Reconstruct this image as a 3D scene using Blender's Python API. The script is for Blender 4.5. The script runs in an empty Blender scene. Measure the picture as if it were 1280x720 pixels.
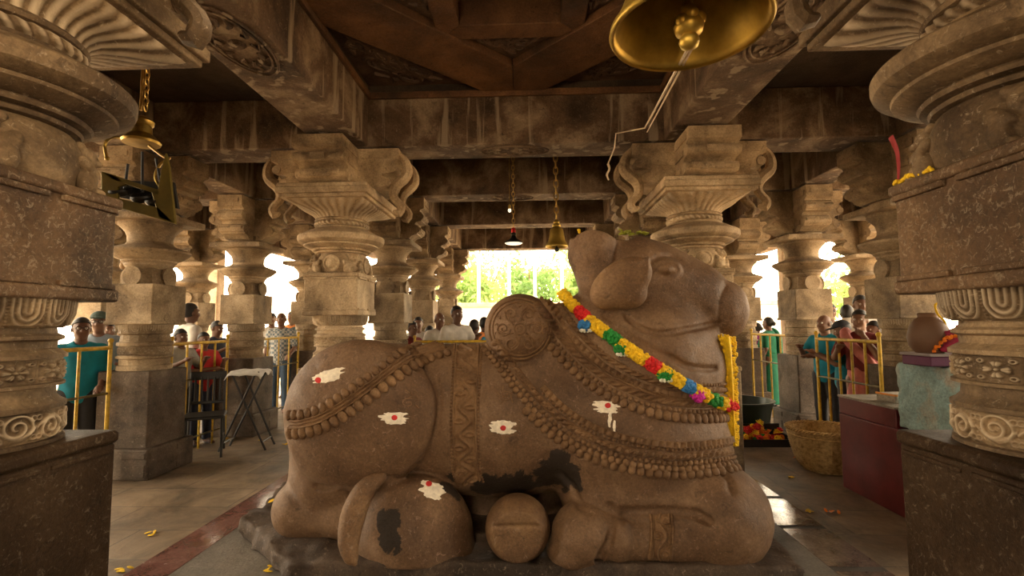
import bpy, bmesh, math, random
import numpy as np
from mathutils import Vector, Matrix
PI = math.pi
random.seed(7); RNG = np.random.default_rng(7)
SC = bpy.context.scene
COL = SC.collection

# ------------------------------------------------------------------ camera
FPX = 616.864
PITCH, ROLL, YAW = (math.radians(a) for a in (4.2, 0.438, 2.014))
CAM = np.array([0.135, 0.0, 1.5])

def rays(px, py):
    px = np.asarray(px, float); py = np.asarray(py, float)
    uu, vv = px - 640, 360 - py
    c, s = math.cos(ROLL), math.sin(ROLL)
    u = c*uu + s*vv; v = -s*uu + c*vv
    c, s = math.cos(PITCH), math.sin(PITCH)
    y = c*FPX - s*v; z = s*FPX + c*v
    c, s = math.cos(YAW), math.sin(YAW)
    d = np.stack([c*u - s*y, s*u + c*y, z], -1)
    return d

def at(px, py, Y=None, Z=None, X=None):
    """the point of the place seen at a photo pixel, on a given plane"""
    d = rays(px, py)
    t = Y/d[1] if Y is not None else ((Z - 1.5)/d[2] if Z is not None else (X - CAM[0])/d[0])
    return CAM + d*t

cam = bpy.data.cameras.new('camera'); cam_o = bpy.data.objects.new('camera', cam); COL.objects.link(cam_o)
cam.sensor_width = 36; cam.lens = 36*FPX/1280; cam.clip_start = 0.03; cam.clip_end = 300
cam_o.matrix_world = (Matrix.Translation(CAM) @ Matrix.Rotation(YAW, 4, 'Z') @ Matrix.Rotation(PI/2 + PITCH, 4, 'X')
                      @ Matrix.Rotation(-ROLL, 4, 'Z'))
SC.camera = cam_o

# ------------------------------------------------------------------ objects
def tag(o, label=None, cat=None, group=None, kind=None):
    if label: o['label'] = label
    if cat: o['category'] = cat
    if group: o['group'] = group
    if kind: o['kind'] = kind
    return o

def empty(name, loc=(0, 0, 0), rz=0.0, label=None, cat=None, group=None):
    o = bpy.data.objects.new(name, None); COL.objects.link(o)
    o.location = loc; o.rotation_euler = (0, 0, rz); o.empty_display_size = .1
    return tag(o, label, cat, group)

def copy_tree(o, parent=None):
    c = o.copy(); COL.objects.link(c)
    if parent is not None: c.parent = parent
    for ch in list(o.children): copy_tree(ch, c)
    return c

def mesh_np(name, V, F, mat, parent=None, smooth=True, origin=None, attr=None, angle=None):
    """V (n,3), F list of arrays of faces (quads and/or tris)"""
    V = np.asarray(V, np.float32)
    if origin is not None: V = V - np.asarray(origin, np.float32)
    me = bpy.data.meshes.new(name)
    Fs = [np.asarray(f, np.int32) for f in F if len(f)]
    nl = sum(f.size for f in Fs); nf = sum(len(f) for f in Fs)
    me.vertices.add(len(V)); me.vertices.foreach_set('co', V.ravel())
    me.loops.add(nl); me.polygons.add(nf)
    me.loops.foreach_set('vertex_index', np.concatenate([f.ravel() for f in Fs]))
    tot = np.concatenate([np.full(len(f), f.shape[1], np.int32) for f in Fs])
    me.polygons.foreach_set('loop_start', np.concatenate([[0], np.cumsum(tot)[:-1]]).astype(np.int32))
    me.update(calc_edges=True); me.validate()
    me.polygons.foreach_set('use_smooth', np.full(len(me.polygons), smooth))
    if attr is not None:
        a = me.attributes.new('relief', 'FLOAT', 'POINT'); a.data.foreach_set('value', np.asarray(attr, np.float32))
    if mat: me.materials.append(mat)
    o = bpy.data.objects.new(name, me); COL.objects.link(o)
    if parent is not None: o.parent = parent
    if smooth and angle: me.set_sharp_from_angle(angle=angle)
    return o

class MB:
    """collects shapes for ONE mesh"""
    def __init__(s): s.v = []; s.f4 = []; s.f3 = []; s.fn = []; s.n = 0
    def add(s, V, F):
        V = np.asarray(V, float).reshape(-1, 3)
        for f in F:
            f = tuple(int(i) + s.n for i in f)
            (s.f4 if len(f) == 4 else s.f3 if len(f) == 3 else s.fn).append(f)
        s.v.append(V); s.n += len(V); return s
    def box(s, c, h, rz=0.0, M=None, taper=1.0):
        c = np.asarray(c, float); P = []
        for z in (-1, 1):
            t = taper if z > 0 else 1
            for x, y in ((-1, -1), (1, -1), (1, 1), (-1, 1)): P.append((x*h[0]*t, y*h[1]*t, z*h[2]))
        P = np.array(P)
        if M is not None: P = P @ np.array(M).T
        if rz: c_, s_ = math.cos(rz), math.sin(rz); P = P @ np.array([[c_, s_, 0], [-s_, c_, 0], [0, 0, 1]])
        return s.add(P + c, [(3, 2, 1, 0), (4, 5, 6, 7), (0, 1, 5, 4), (1, 2, 6, 5), (2, 3, 7, 6), (3, 0, 4, 7)])
    def b2(s, a, b):
        a = np.asarray(a, float); b = np.asarray(b, float); return s.box((a+b)/2, np.abs(b-a)/2)
    def cbox(s, c, h, ch=.01):
        """box with chamfered edges"""
        c = np.asarray(c, float); hx, hy, hz = h; ch = min(ch, hx*.9, hy*.9, hz*.9)
        ring = lambda ax, ay, k, z: [(-ax+k, -ay, z), (ax-k, -ay, z), (ax, -ay+k, z), (ax, ay-k, z), (ax-k, ay, z), (-ax+k, ay, z), (-ax, ay-k, z), (-ax, -ay+k, z)]
        P = ring(hx-ch, hy-ch, ch*.5, -hz) + ring(hx, hy, ch, -hz+ch) + ring(hx, hy, ch, hz-ch) + ring(hx-ch, hy-ch, ch*.5, hz)
        F = [tuple(range(7, -1, -1)), tuple(range(24, 32))]
        for k in range(3):
            for i in range(8): j = (i+1) % 8; F.append((k*8+i, k*8+j, k*8+8+j, k*8+8+i))
        return s.add(np.array(P)+c, F)
    def tube(s, pts, r, n=8, closed=False, flat=None):
        pts = np.asarray(pts, float); m = len(pts); r = np.broadcast_to(np.asarray(r, float), (m,))
        T = np.gradient(pts, axis=0) if not closed else np.roll(pts, -1, 0) - np.roll(pts, 1, 0)
        T /= np.linalg.norm(T, axis=1, keepdims=True) + 1e-12
        up = np.array([0, 0, 1.]) if abs(T[0][2]) < .9 else np.array([1., 0, 0])
        N = np.cross(T[0], up); N /= np.linalg.norm(N); V = []
        th = np.arange(n)*2*PI/n
        for i in range(m):
            N = N - T[i]*(N @ T[i]); N /= np.linalg.norm(N) + 1e-12; B = np.cross(T[i], N)
            V.append(pts[i] + r[i]*(np.cos(th)[:, None]*N + np.sin(th)[:, None]*B*(flat or 1)))
        V = np.concatenate(V); F = []
        for i in range(m if closed else m-1):
            a, b = i*n, ((i+1) % m)*n
            for k in range(n): l = (k+1) % n; F.append((a+k, a+l, b+l, b+k))
        if not closed: F.append(tuple(range(n-1, -1, -1))); F.append(tuple((m-1)*n+k for k in range(n)))
        return s.add(V, F)
    def bar(s, a, b, r, n=8, r2=None):
        return s.tube([a, b], [r, r if r2 is None else r2], n)
    def lathe(s, prof, c=(0, 0, 0), n=32, M=None, caps=True):
        th = np.arange(n)*2*PI/n; V = []
        for r, z in prof: V.append(np.stack([r*np.cos(th), r*np.sin(th), np.full(n, z)], 1))
        V = np.concatenate(V); F = []
        for i in range(len(prof)-1):
            for k in range(n): l = (k+1) % n; F.append((i*n+k, i*n+l, i*n+n+l, i*n+n+k))
        if caps:
            F.append(tuple(range(n-1, -1, -1))); F.append(tuple((len(prof)-1)*n+k for k in range(n)))
        if M is not None: V = V @ np.array(M).T
        return s.add(V + np.asarray(c, float), F)
    def sphere(s, c, r, n=10, m=7, M=None):
        r = np.broadcast_to(np.asarray(r, float), (3,)); V = [(0, 0, -1)]; F = []
        for i in range(1, m):
            a = -PI/2 + PI*i/m
            for k in range(n): t = 2*PI*k/n; V.append((math.cos(a)*math.cos(t), math.cos(a)*math.sin(t), math.sin(a)))
        V.append((0, 0, 1)); V = np.array(V)*r
        for k in range(n): l = (k+1) % n; F.append((0, 1+l, 1+k))
        for i in range(m-2):
            for k in range(n): l = (k+1) % n; a = 1+i*n; F.append((a+k, a+l, a+n+l, a+n+k))
        a = 1+(m-2)*n
        for k in range(n): l = (k+1) % n; F.append((a+k, a+l, len(V)-1))
        if M is not None: V = V @ np.array(M).T
        return s.add(V + np.asarray(c, float), F)
    def prism(s, poly, axis, a, b):
        """polygon in the two other axes extruded along axis from a to b"""
        n = len(poly); P = []
        for t in (a, b):
            for p, q in poly:
                P.append({'x': (t, p, q), 'y': (p, t, q), 'z': (p, q, t)}[axis])
        F = [tuple(range(n-1, -1, -1)), tuple(range(n, 2*n))]
        for i in range(n): j = (i+1) % n; F.append((i, j, n+j, n+i))
        return s.add(P, F)
    def build(s, name, mat, parent=None, smooth=False, origin=None, bevel=0, angle=.6, solid=True):
        V = np.concatenate(s.v)
        me = bpy.data.meshes.new(name)
        if origin is not None: V = V - np.asarray(origin, float)
        me.from_pydata(V.tolist(), [], s.f4 + s.f3 + s.fn)
        bm = bmesh.new(); bm.from_mesh(me); bmesh.ops.recalc_face_normals(bm, faces=bm.faces); bm.to_mesh(me); bm.free()
        me.materials.append(mat)
        if smooth:
            me.polygons.foreach_set('use_smooth', np.ones(len(me.polygons), bool)); me.set_sharp_from_angle(angle=angle)
        o = bpy.data.objects.new(name, me); COL.objects.link(o)
        if parent is not None: o.parent = parent
        if bevel:
            m = o.modifiers.new('bevel', 'BEVEL'); m.width = bevel; m.segments = 2; m.limit_method = 'ANGLE'; m.angle_limit = .7
        return o

def spline(P, n):
    """Catmull-Rom through P resampled to n points"""
    P = np.asarray(P, float); Q = np.concatenate([[2*P[0]-P[1]], P, [2*P[-1]-P[-2]]])
    out = []
    for i in range(len(P)-1):
        t = np.linspace(0, 1, 24, endpoint=False)[:, None]; a, b, c, d = Q[i:i+4]
        out.append(.5*((2*b)+(-a+c)*t+(2*a-5*b+4*c-d)*t**2+(-a+3*b-3*c+d)*t**3))
    out.append(P[-1:]); W = np.concatenate(out)
    L = np.concatenate([[0], np.cumsum(np.linalg.norm(np.diff(W, axis=0), axis=1))])
    q = np.linspace(0, L[-1], n)
    return np.stack([np.interp(q, L, W[:, k]) for k in range(W.shape[1])], 1)

# ------------------------------------------------------------------ implicit surfaces
class Field:
    """smooth blends of rounded solids sampled on a grid, meshed with surface nets"""
    def __init__(s, lo, hi, h):
        s.lo = np.array(lo, np.float32); s.h = float(h)
        s.n = np.ceil((np.array(hi)-s.lo)/h).astype(int)+1
        s.ax = [s.lo[k] + np.arange(s.n[k], dtype=np.float32)*np.float32(h) for k in range(3)]
        s.F = np.full(s.n, 1.0, np.float32)
    def sub(s, lo, hi, m):
        sl = []
        for k in range(3):
            a = int(np.floor((lo[k]-m-s.lo[k])/s.h)); b = int(np.ceil((hi[k]+m-s.lo[k])/s.h))+1
            sl.append(slice(max(0, a), max(0, min(int(s.n[k]), b))))
        g = (s.ax[0][sl[0]][:, None, None], s.ax[1][sl[1]][None, :, None], s.ax[2][sl[2]][None, None, :])
        return tuple(sl), g
    def comb(s, sl, d, k, op):
        A = s.F[sl]
        if A.size == 0: return
        if op == 'sub':
            if k > 0:
                e = np.clip(.5 - .5*(A + d)/k, 0, 1); s.F[sl] = A*(1-e) - d*e + k*e*(1-e)
            else: s.F[sl] = np.maximum(A, -d)
        else:
            if k > 0:
                e = np.clip(.5 + .5*(A - d)/k, 0, 1); s.F[sl] = A*(1-e) + d*e - k*e*(1-e)
            else: s.F[sl] = np.minimum(A, d)
    def ell(s, c, r, k=0.05, op='add', R=None):
        c = np.asarray(c, np.float32); r = np.broadcast_to(np.asarray(r, np.float32), (3,))
        b = np.full(3, r.max()) if R is not None else r
        sl, g = s.sub(c-b, c+b, max(.08, k*1.5)); x, y, z = (g[i]-c[i] for i in range(3))
        if R is not None:
            R = np.asarray(R, np.float32); x, y, z = (R[0, i]*x + R[1, i]*y + R[2, i]*z for i in range(3))
        k0 = np.sqrt((x/r[0])**2+(y/r[1])**2+(z/r[2])**2); k1 = np.sqrt((x/r[0]**2)**2+(y/r[1]**2)**2+(z/r[2]**2)**2)
        s.comb(sl, k0*(k0-1)/np.maximum(k1, 1e-6), k, op); return s
    def cone(s, a, b, ra, rb, k=0.03, op='add', squash=None):
        a = np.asarray(a, np.float32); b = np.asarray(b, np.float32); m = max(ra, rb)
        sl, g = s.sub(np.minimum(a, b)-m, np.maximum(a, b)+m, max(.05, k*1.5))
        d = b-a; L = float(d@d)+1e-9
        p = [g[i]-a[i] for i in range(3)]
        t = np.clip((p[0]*d[0]+p[1]*d[1]+p[2]*d[2])/L, 0, 1)
        q = [p[i]-t*d[i] for i in range(3)]
        if squash is not None: q = [q[i]/squash[i] for i in range(3)]
        s.comb(sl, np.sqrt(q[0]**2+q[1]**2+q[2]**2)-(ra+(rb-ra)*t), k, op); return s
    def chain(s, P, R, k=.02, op='add'):
        R = np.broadcast_to(np.asarray(R, float), (len(P),))
        for i in range(len(P)-1): s.cone(P[i], P[i+1], R[i], R[i+1], k, op)
        return s
    def rbox(s, c, h, r=.02, k=.0, op='add', fn=None):
        c = np.asarray(c, np.float32); h = np.asarray(h, np.float32)
        sl, g = s.sub(c-h, c+h, .15); q = [np.abs(g[i]-c[i])-h[i]+r for i in range(3)]
        q = np.broadcast_arrays(*q)
        d = np.sqrt(sum(np.maximum(v, 0)**2 for v in q)) + np.minimum(np.maximum(np.maximum(q[0], q[1]), q[2]), 0) - r
        if fn is not None: d = d + fn(*g)
        s.comb(sl, d, k, op); return s
    def clip(s, fn):
        g = (s.ax[0][:, None, None], s.ax[1][None, :, None], s.ax[2][None, None, :])
        s.F = np.maximum(s.F, np.broadcast_to(fn(*g), s.F.shape).astype(np.float32)); return s
    def sample(s, P):
        q = (np.asarray(P, float)-s.lo)/s.h; i = np.floor(q).astype(int)
        ok = np.all((i >= 0) & (i < s.n-1), axis=-1); i = np.clip(i, 0, s.n-2); f = np.clip(q-i, 0, 1); o = 0
        for dx in (0, 1):
            for dy in (0, 1):
                for dz in (0, 1):
                    w = (f[..., 0] if dx else 1-f[..., 0])*(f[..., 1] if dy else 1-f[..., 1])*(f[..., 2] if dz else 1-f[..., 2])
                    o = o + w*s.F[i[..., 0]+dx, i[..., 1]+dy, i[..., 2]+dz]
        return np.where(ok, o, 1.0)
    def normal(s, P, e=None):
        e = e or s.h*1.5; P = np.asarray(P, float)
        n = np.stack([s.sample(P+np.eye(3)[k]*e)-s.sample(P-np.eye(3)[k]*e) for k in range(3)], -1)
        return n/(np.linalg.norm(n, axis=-1, keepdims=True)+1e-9)
    def hit(s, px, py, t0=2.4, t1=5.2, step=.008):
        """first meeting of the lines of sight through photo pixels with the solid"""
        d = rays(px, py); d = d/d[..., 1:2]; t = np.full(d.shape[:-1], t0); best = np.full(d.shape[:-1], np.nan)
        prev = np.ones(d.shape[:-1]); close = np.full(d.shape[:-1], 9.0); tc = t.copy()
        for y in np.arange(t0, t1, step):
            f = s.sample(CAM + d*y); new = np.isnan(best) & (f <= 0)
            best = np.where(new, y - step*np.where(new, -f/np.maximum(prev-f, 1e-9), 0), best)
            c = np.isnan(best) & (f < close); tc = np.where(c, y, tc); close = np.where(c, f, close); prev = f
        s.ok = ~np.isnan(best); y = np.where(np.isnan(best), tc, best)
        P = CAM + d*y[..., None]
        return P, s.normal(P)
    def mesh(s, name, mat, parent=None, origin=None, relax=2, smooth=True):
        F = s.F; S = F < 0; nx, ny, nz = F.shape
        cnt = np.zeros((nx-1, ny-1, nz-1), np.uint8)
        for dx in (0, 1):
            for dy in (0, 1):
                for dz in (0, 1): cnt += S[dx:nx-1+dx, dy:ny-1+dy, dz:nz-1+dz]
        act = (cnt > 0) & (cnt < 8); I = np.argwhere(act); idx = np.full(act.shape, -1, np.int32); idx[act] = np.arange(len(I))
        acc = np.zeros((len(I), 3)); w = np.zeros(len(I))
        cs = [(a, b, c) for a in (0, 1) for b in (0, 1) for c in (0, 1)]
        val = {c: F[I[:, 0]+c[0], I[:, 1]+c[1], I[:, 2]+c[2]] for c in cs}
        for c in cs:
            for k in range(3):
                if c[k]: continue
                d = list(c); d[k] = 1; d = tuple(d); fa, fb = val[c], val[d]; m = (fa < 0) != (fb < 0)
                t = np.where(m, fa/np.where(m, fa-fb, 1), 0)
                p = np.tile(np.array(c, float), (len(I), 1)); p[:, k] += t
                acc += p*m[:, None]; w += m
        V = s.lo + (I + acc/np.maximum(w, 1)[:, None])*s.h; Q = []
        for k in range(3):
            a = [slice(None)]*3; b = [slice(None)]*3; a[k] = slice(0, -1); b[k] = slice(1, None)
            E = S[tuple(a)] != S[tuple(b)]; fl = S[tuple(a)]
            u, v = [(1, 2), (2, 0), (0, 1)][k]
            J = np.argwhere(E); J = J[(J[:, u] > 0) & (J[:, v] > 0) & (J[:, u] < F.shape[u]-1) & (J[:, v] < F.shape[v]-1)]
            f = fl[J[:, 0], J[:, 1], J[:, 2]]
            def cell(du, dv):
                K = J.copy(); K[:, u] -= du; K[:, v] -= dv; return idx[K[:, 0], K[:, 1], K[:, 2]]
            q = np.stack([cell(1, 1), cell(0, 1), cell(0, 0), cell(1, 0)], 1)
            q[~f] = q[~f][:, ::-1]; Q.append(q)
        Q = np.concatenate(Q); Q = Q[(Q >= 0).all(1)]
        for _ in range(relax):
            A = np.zeros_like(V); n = np.zeros(len(V))
            for i in range(4):
                a, b = Q[:, i], Q[:, (i+1) % 4]
                for k in range(3): A[:, k] += np.bincount(a, V[b, k], len(V)) + np.bincount(b, V[a, k], len(V))
                n += np.bincount(a, minlength=len(V)) + np.bincount(b, minlength=len(V))
            V = .5*V + .5*A/np.maximum(n, 1)[:, None]
        return mesh_np(name, V, [Q], mat, parent, smooth, origin)

def rot(ax, ay=0, az=0):
    return np.array(Matrix.Rotation(az, 3, 'Z') @ Matrix.Rotation(ay, 3, 'Y') @ Matrix.Rotation(ax, 3, 'X'))
# ------------------------------------------------------------------ materials
def new_mat(name):
    m = bpy.data.materials.new(name); m.use_nodes = True; nt = m.node_tree; nt.nodes.clear()
    out = nt.nodes.new('ShaderNodeOutputMaterial'); b = nt.nodes.new('ShaderNodeBsdfPrincipled')
    nt.links.new(b.outputs[0], out.inputs[0]); return m, nt, b

def ramp(nt, fac, stops):
    r = nt.nodes.new('ShaderNodeValToRGB'); e = r.color_ramp.elements
    while len(e) < len(stops): e.new(.5)
    for i, (p, c) in enumerate(stops): e[i].position = p; e[i].color = (*c, 1) if len(c) == 3 else c
    nt.links.new(fac, r.inputs[0]); return r.outputs[0]

def noise(nt, co, scale, detail=6, rough=.6, dist=0.0):
    n = nt.nodes.new('ShaderNodeTexNoise'); n.inputs['Scale'].default_value = scale; n.inputs['Detail'].default_value = detail
    n.inputs['Roughness'].default_value = rough; n.inputs['Distortion'].default_value = dist
    nt.links.new(co, n.inputs['Vector']); return n.outputs[0]

def mix(nt, fac, a, b, mode='MIX'):
    m = nt.nodes.new('ShaderNodeMix'); m.data_type = 'RGBA'; m.blend_type = mode
    for s, v in ((0, fac), (6, a), (7, b)):
        if hasattr(v, 'is_output'): nt.links.new(v, m.inputs[s])
        else: m.inputs[s].default_value = v if s == 0 else (*v, 1)
    return m.outputs[2]

def math_n(nt, op, a, b=0.0):
    m = nt.nodes.new('ShaderNodeMath'); m.operation = op
    for i, v in enumerate((a, b)):
        if hasattr(v, 'is_output'): nt.links.new(v, m.inputs[i])
        else: m.inputs[i].default_value = v
    return m.outputs[0]

def coords(nt, rnd=True, scale=(1, 1, 1)):
    t = nt.nodes.new('ShaderNodeTexCoord'); mp = nt.nodes.new('ShaderNodeMapping'); mp.inputs['Scale'].default_value = scale
    nt.links.new(t.outputs['Object'], mp.inputs['Vector'])
    if rnd:
        oi = nt.nodes.new('ShaderNodeObjectInfo'); v = nt.nodes.new('ShaderNodeCombineXYZ')
        for i, k in enumerate((17., 31., 23.)): nt.links.new(math_n(nt, 'MULTIPLY', oi.outputs['Random'], k), v.inputs[i])
        nt.links.new(v.outputs[0], mp.inputs['Location'])
    return mp.outputs[0]

def bump(nt, bsdf, h, strength, dist=.01):
    b = nt.nodes.new('ShaderNodeBump'); b.inputs['Strength'].default_value = strength; b.inputs['Distance'].default_value = dist
    nt.links.new(h, b.inputs['Height']); nt.links.new(b.outputs[0], bsdf.inputs['Normal'])

def stone(name, dark, mid, light, scale=1.6, rough=.75, fleck=.5, bmp=.5, fleck_col=None, relief=None, drips=None, stains=None, gl=None, fdist=.006, fs=34, ft=.575):
    m, nt, b = new_mat(name); co = coords(nt)
    big = noise(nt, co, scale, 8, .62, .4)
    col = ramp(nt, big, [(.34, dark), (.5, mid), (.66, light)])
    fine = noise(nt, co, 60, 6, .75)
    col = mix(nt, .62, col, ramp(nt, fine, [(.3, (.25, .25, .25)), (.7, (.8, .8, .8))]), 'OVERLAY')
    if fleck:
        sp = noise(nt, co, fs, 9, .72, 1.1)
        msk = ramp(nt, sp, [(ft, (0, 0, 0)), (ft+.085, (1, 1, 1))])
        col = mix(nt, math_n(nt, 'MULTIPLY', msk, fleck), col, fleck_col or tuple(min(1, c*1.9) for c in light))
        pit = ramp(nt, noise(nt, co, 15, 8, .7, 1.0), [(.33, (1, 1, 1)), (.42, (0, 0, 0))])
        col = mix(nt, math_n(nt, 'MULTIPLY', pit, .5), col, tuple(c*.35 for c in dark))
    if drips:
        cd = coords(nt, True, (7, 7, .55)); dr = ramp(nt, noise(nt, cd, 1.1, 4, .5, .3), [(drips[1], (0, 0, 0)), (drips[1]+.06, (1, 1, 1))])
        col = mix(nt, math_n(nt, 'MULTIPLY', dr, drips[2] if len(drips) > 2 else .6), col, drips[0])
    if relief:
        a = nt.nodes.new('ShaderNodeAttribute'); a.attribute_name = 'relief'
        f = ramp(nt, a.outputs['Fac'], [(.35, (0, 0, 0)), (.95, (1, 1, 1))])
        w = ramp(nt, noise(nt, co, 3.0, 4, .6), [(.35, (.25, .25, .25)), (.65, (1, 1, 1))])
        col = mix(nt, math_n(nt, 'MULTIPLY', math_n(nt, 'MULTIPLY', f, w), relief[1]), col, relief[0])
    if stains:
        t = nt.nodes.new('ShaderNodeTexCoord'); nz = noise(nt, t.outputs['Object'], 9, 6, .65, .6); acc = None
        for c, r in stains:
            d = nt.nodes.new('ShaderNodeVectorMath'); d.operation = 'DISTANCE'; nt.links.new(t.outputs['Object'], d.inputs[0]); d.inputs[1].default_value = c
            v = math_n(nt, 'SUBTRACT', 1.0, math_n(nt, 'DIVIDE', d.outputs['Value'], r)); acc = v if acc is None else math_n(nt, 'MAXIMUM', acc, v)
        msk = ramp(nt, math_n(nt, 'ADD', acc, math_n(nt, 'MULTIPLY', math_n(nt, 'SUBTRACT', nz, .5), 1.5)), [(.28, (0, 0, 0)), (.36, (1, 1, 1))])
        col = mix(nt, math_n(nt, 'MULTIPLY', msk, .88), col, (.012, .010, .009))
    nt.links.new(col, b.inputs['Base Color'])
    rr = ramp(nt, noise(nt, co, 5, 5, .6), [(.3, (rough-.12,)*3), (.7, (min(1, rough+.12),)*3)]); nt.links.new(rr, b.inputs['Roughness'])
    b.inputs['Specular IOR Level'].default_value = .35 if gl is None else gl
    hs = math_n(nt, 'ADD', math_n(nt, 'MULTIPLY', noise(nt, co, 14, 8, .65, .8), 1.0), math_n(nt, 'MULTIPLY', noise(nt, co, 70, 5, .7), .55))
    bump(nt, b, hs, min(1, bmp*1.5), fdist*1.5); return m

def plain(name, col, rough=.6, metal=0.0, var=.15, scale=8, bmp=0.0, spec=.5, sheen=0.0):
    m, nt, b = new_mat(name); co = coords(nt); n = noise(nt, co, scale, 5, .6)
    c = ramp(nt, n, [(.3, tuple(v*(1-var) for v in col)), (.7, tuple(min(1, v*(1+var)) for v in col))])
    nt.links.new(c, b.inputs['Base Color']); b.inputs['Roughness'].default_value = rough; b.inputs['Metallic'].default_value = metal
    b.inputs['Specular IOR Level'].default_value = spec
    if sheen: b.inputs['Sheen Weight'].default_value = sheen
    if bmp: bump(nt, b, noise(nt, co, scale*6, 5, .6), bmp, .004)
    return m

M = {}
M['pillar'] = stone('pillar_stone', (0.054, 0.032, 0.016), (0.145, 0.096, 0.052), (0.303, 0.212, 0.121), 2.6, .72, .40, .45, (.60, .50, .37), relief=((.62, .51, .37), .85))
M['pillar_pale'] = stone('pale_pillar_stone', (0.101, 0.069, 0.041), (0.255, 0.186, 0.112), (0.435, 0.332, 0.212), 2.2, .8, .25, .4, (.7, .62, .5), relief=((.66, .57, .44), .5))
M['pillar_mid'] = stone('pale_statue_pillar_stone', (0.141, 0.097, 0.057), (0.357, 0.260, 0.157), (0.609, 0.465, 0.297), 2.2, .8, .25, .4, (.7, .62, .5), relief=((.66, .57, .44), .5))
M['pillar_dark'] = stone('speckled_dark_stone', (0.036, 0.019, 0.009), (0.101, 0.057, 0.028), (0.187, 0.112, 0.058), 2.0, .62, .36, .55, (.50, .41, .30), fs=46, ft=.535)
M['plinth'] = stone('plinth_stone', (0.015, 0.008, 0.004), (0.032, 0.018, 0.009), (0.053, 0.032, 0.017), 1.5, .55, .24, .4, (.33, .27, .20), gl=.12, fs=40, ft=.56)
M['beam'] = stone('beam_stone', (.040, .024, .015), (.115, .072, .044), (.300, .225, .155), 1.9, .85, .40, .8, (.36, .28, .20), drips=((.36, .29, .21), .57, .7))
M['soot'] = stone('sooty_ceiling_stone', (0.044, 0.023, 0.013), (0.120, 0.058, 0.028), (0.218, 0.109, 0.048), 1.5, .6, .22, .5, (.26, .17, .11))
M['soot_carved'] = stone('carved_sooty_stone', (0.044, 0.024, 0.015), (0.088, 0.051, 0.032), (0.164, 0.099, 0.058), 3, .6, .15, .4, (.2, .14, .1))
M['bull'] = stone('polished_brown_granite', (0.067, 0.036, 0.017), (0.132, 0.071, 0.034), (0.218, 0.126, 0.060), 2.2, .60, .40, .7, (.36, .26, .19), gl=.32, fdist=.004)
M['bull_carving'] = stone('carved_brown_granite', (0.107, 0.057, 0.028), (0.164, 0.091, 0.044), (0.239, 0.138, 0.069), 4, .66, .30, .4, (.40, .30, .22), gl=.3)
M['slab'] = stone('rough_slab_stone', (0.026, 0.017, 0.011), (0.061, 0.039, 0.026), (0.101, 0.069, 0.046), 2.5, .75, .45, .9, (.4, .31, .23))
M['paint_white'] = plain('white_ash_paint', (.85, .76, .64), .9, var=.2, scale=40)
M['paint_red'] = plain('red_vermilion_paint', (.55, .02, .02), .7)
M['brass'] = plain('aged_brass', (.54, .37, .075), .45, .8, .45, 5, .08)
M['brass_dull'] = plain('dull_brass', (.40, .27, .07), .42, 1.0, .4, 9, .1)
M['rope'] = plain('cotton_rope', (.62, .50, .36), .9, bmp=.3, scale=60)
M['chain_brass'] = plain('brass_chain_metal', (.50, .33, .10), .4, 1.0)
M['iron'] = plain('black_iron', (.022, .020, .019), .45, .3)
M['fence_yellow'] = plain('yellow_enamel_paint', (.52, .33, .02), .42, var=.35, scale=20)
M['fence_dark'] = plain('dark_fence_steel', (.10, .075, .02), .5, .2, .4, 14)
M['maroon'] = plain('maroon_gloss_paint', (.090, .012, .012), .34, var=.35, scale=5, spec=.28)
M['blue_plaster'] = stone('worn_blue_plaster', (0.240, 0.330, 0.330), (0.330, 0.495, 0.510), (0.450, 0.405, 0.330), 3.2, .9, .4, .8, (.5, .5, .46))
M['grey_plaster'] = stone('grey_cement', (.16, .14, .11), (.24, .21, .17), (.34, .3, .25), 3, .9, .3, .5)
M['hair'] = plain('black_hair', (.012, .010, .009), .55, var=.3, scale=40, bmp=.4)
M['white_cloth'] = plain('white_cloth', (.72, .70, .66), .9, bmp=.2)
M['post'] = stone('pale_outer_post_stone', (.35, .25, .16), (.50, .38, .26), (.62, .5, .37), 2, .85, .2, .3)
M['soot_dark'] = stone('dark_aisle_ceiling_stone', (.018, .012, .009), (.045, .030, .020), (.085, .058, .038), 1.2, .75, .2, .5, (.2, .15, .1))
M['deep_red'] = plain('deep_red_ribbon_cloth', (.22, .006, .008), .7)
# ------------------------------------------------------------------ carved pillars
def band(name, mat, parent, prof, relief, amp, nth=420, nz=36, sides=0):
    """a turned band with carving: prof (r, z) pairs, relief(theta, v) in 0..1"""
    th = np.arange(nth)*2*PI/nth
    P = np.array(prof, float); L = np.concatenate([[0], np.cumsum(np.hypot(*np.diff(P, axis=0).T))])
    q = np.linspace(0, L[-1], nz); r = np.interp(q, L, P[:, 0]); z = np.interp(q, L, P[:, 1])
    T, Vv = np.meshgrid(th, np.linspace(0, 1, nz)); H = relief(T, Vv)
    Rr = r[:, None] + amp*H
    if sides:
        a = PI/sides; Rr = Rr*np.minimum(1.03, (np.cos(a)/np.cos(((T + a) % (2*a)) - a))*1.06)
    V = np.stack([Rr*np.cos(T), Rr*np.sin(T), np.broadcast_to(z[:, None], T.shape)], -1).reshape(-1, 3)
    i = np.arange(nz-1)[:, None]*nth; k = np.arange(nth)[None, :]; l = (k+1) % nth
    Q = np.stack([i+k, i+l, i+nth+l, i+nth+k], -1).reshape(-1, 4)
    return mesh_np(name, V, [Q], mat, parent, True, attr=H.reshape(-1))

sm = lambda x, a, b: np.clip((x-a)/(b-a), 0, 1)**2*(3-2*np.clip((x-a)/(b-a), 0, 1))
def ridge(d, c, w): return np.exp(-((d-c)/w)**2)

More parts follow.
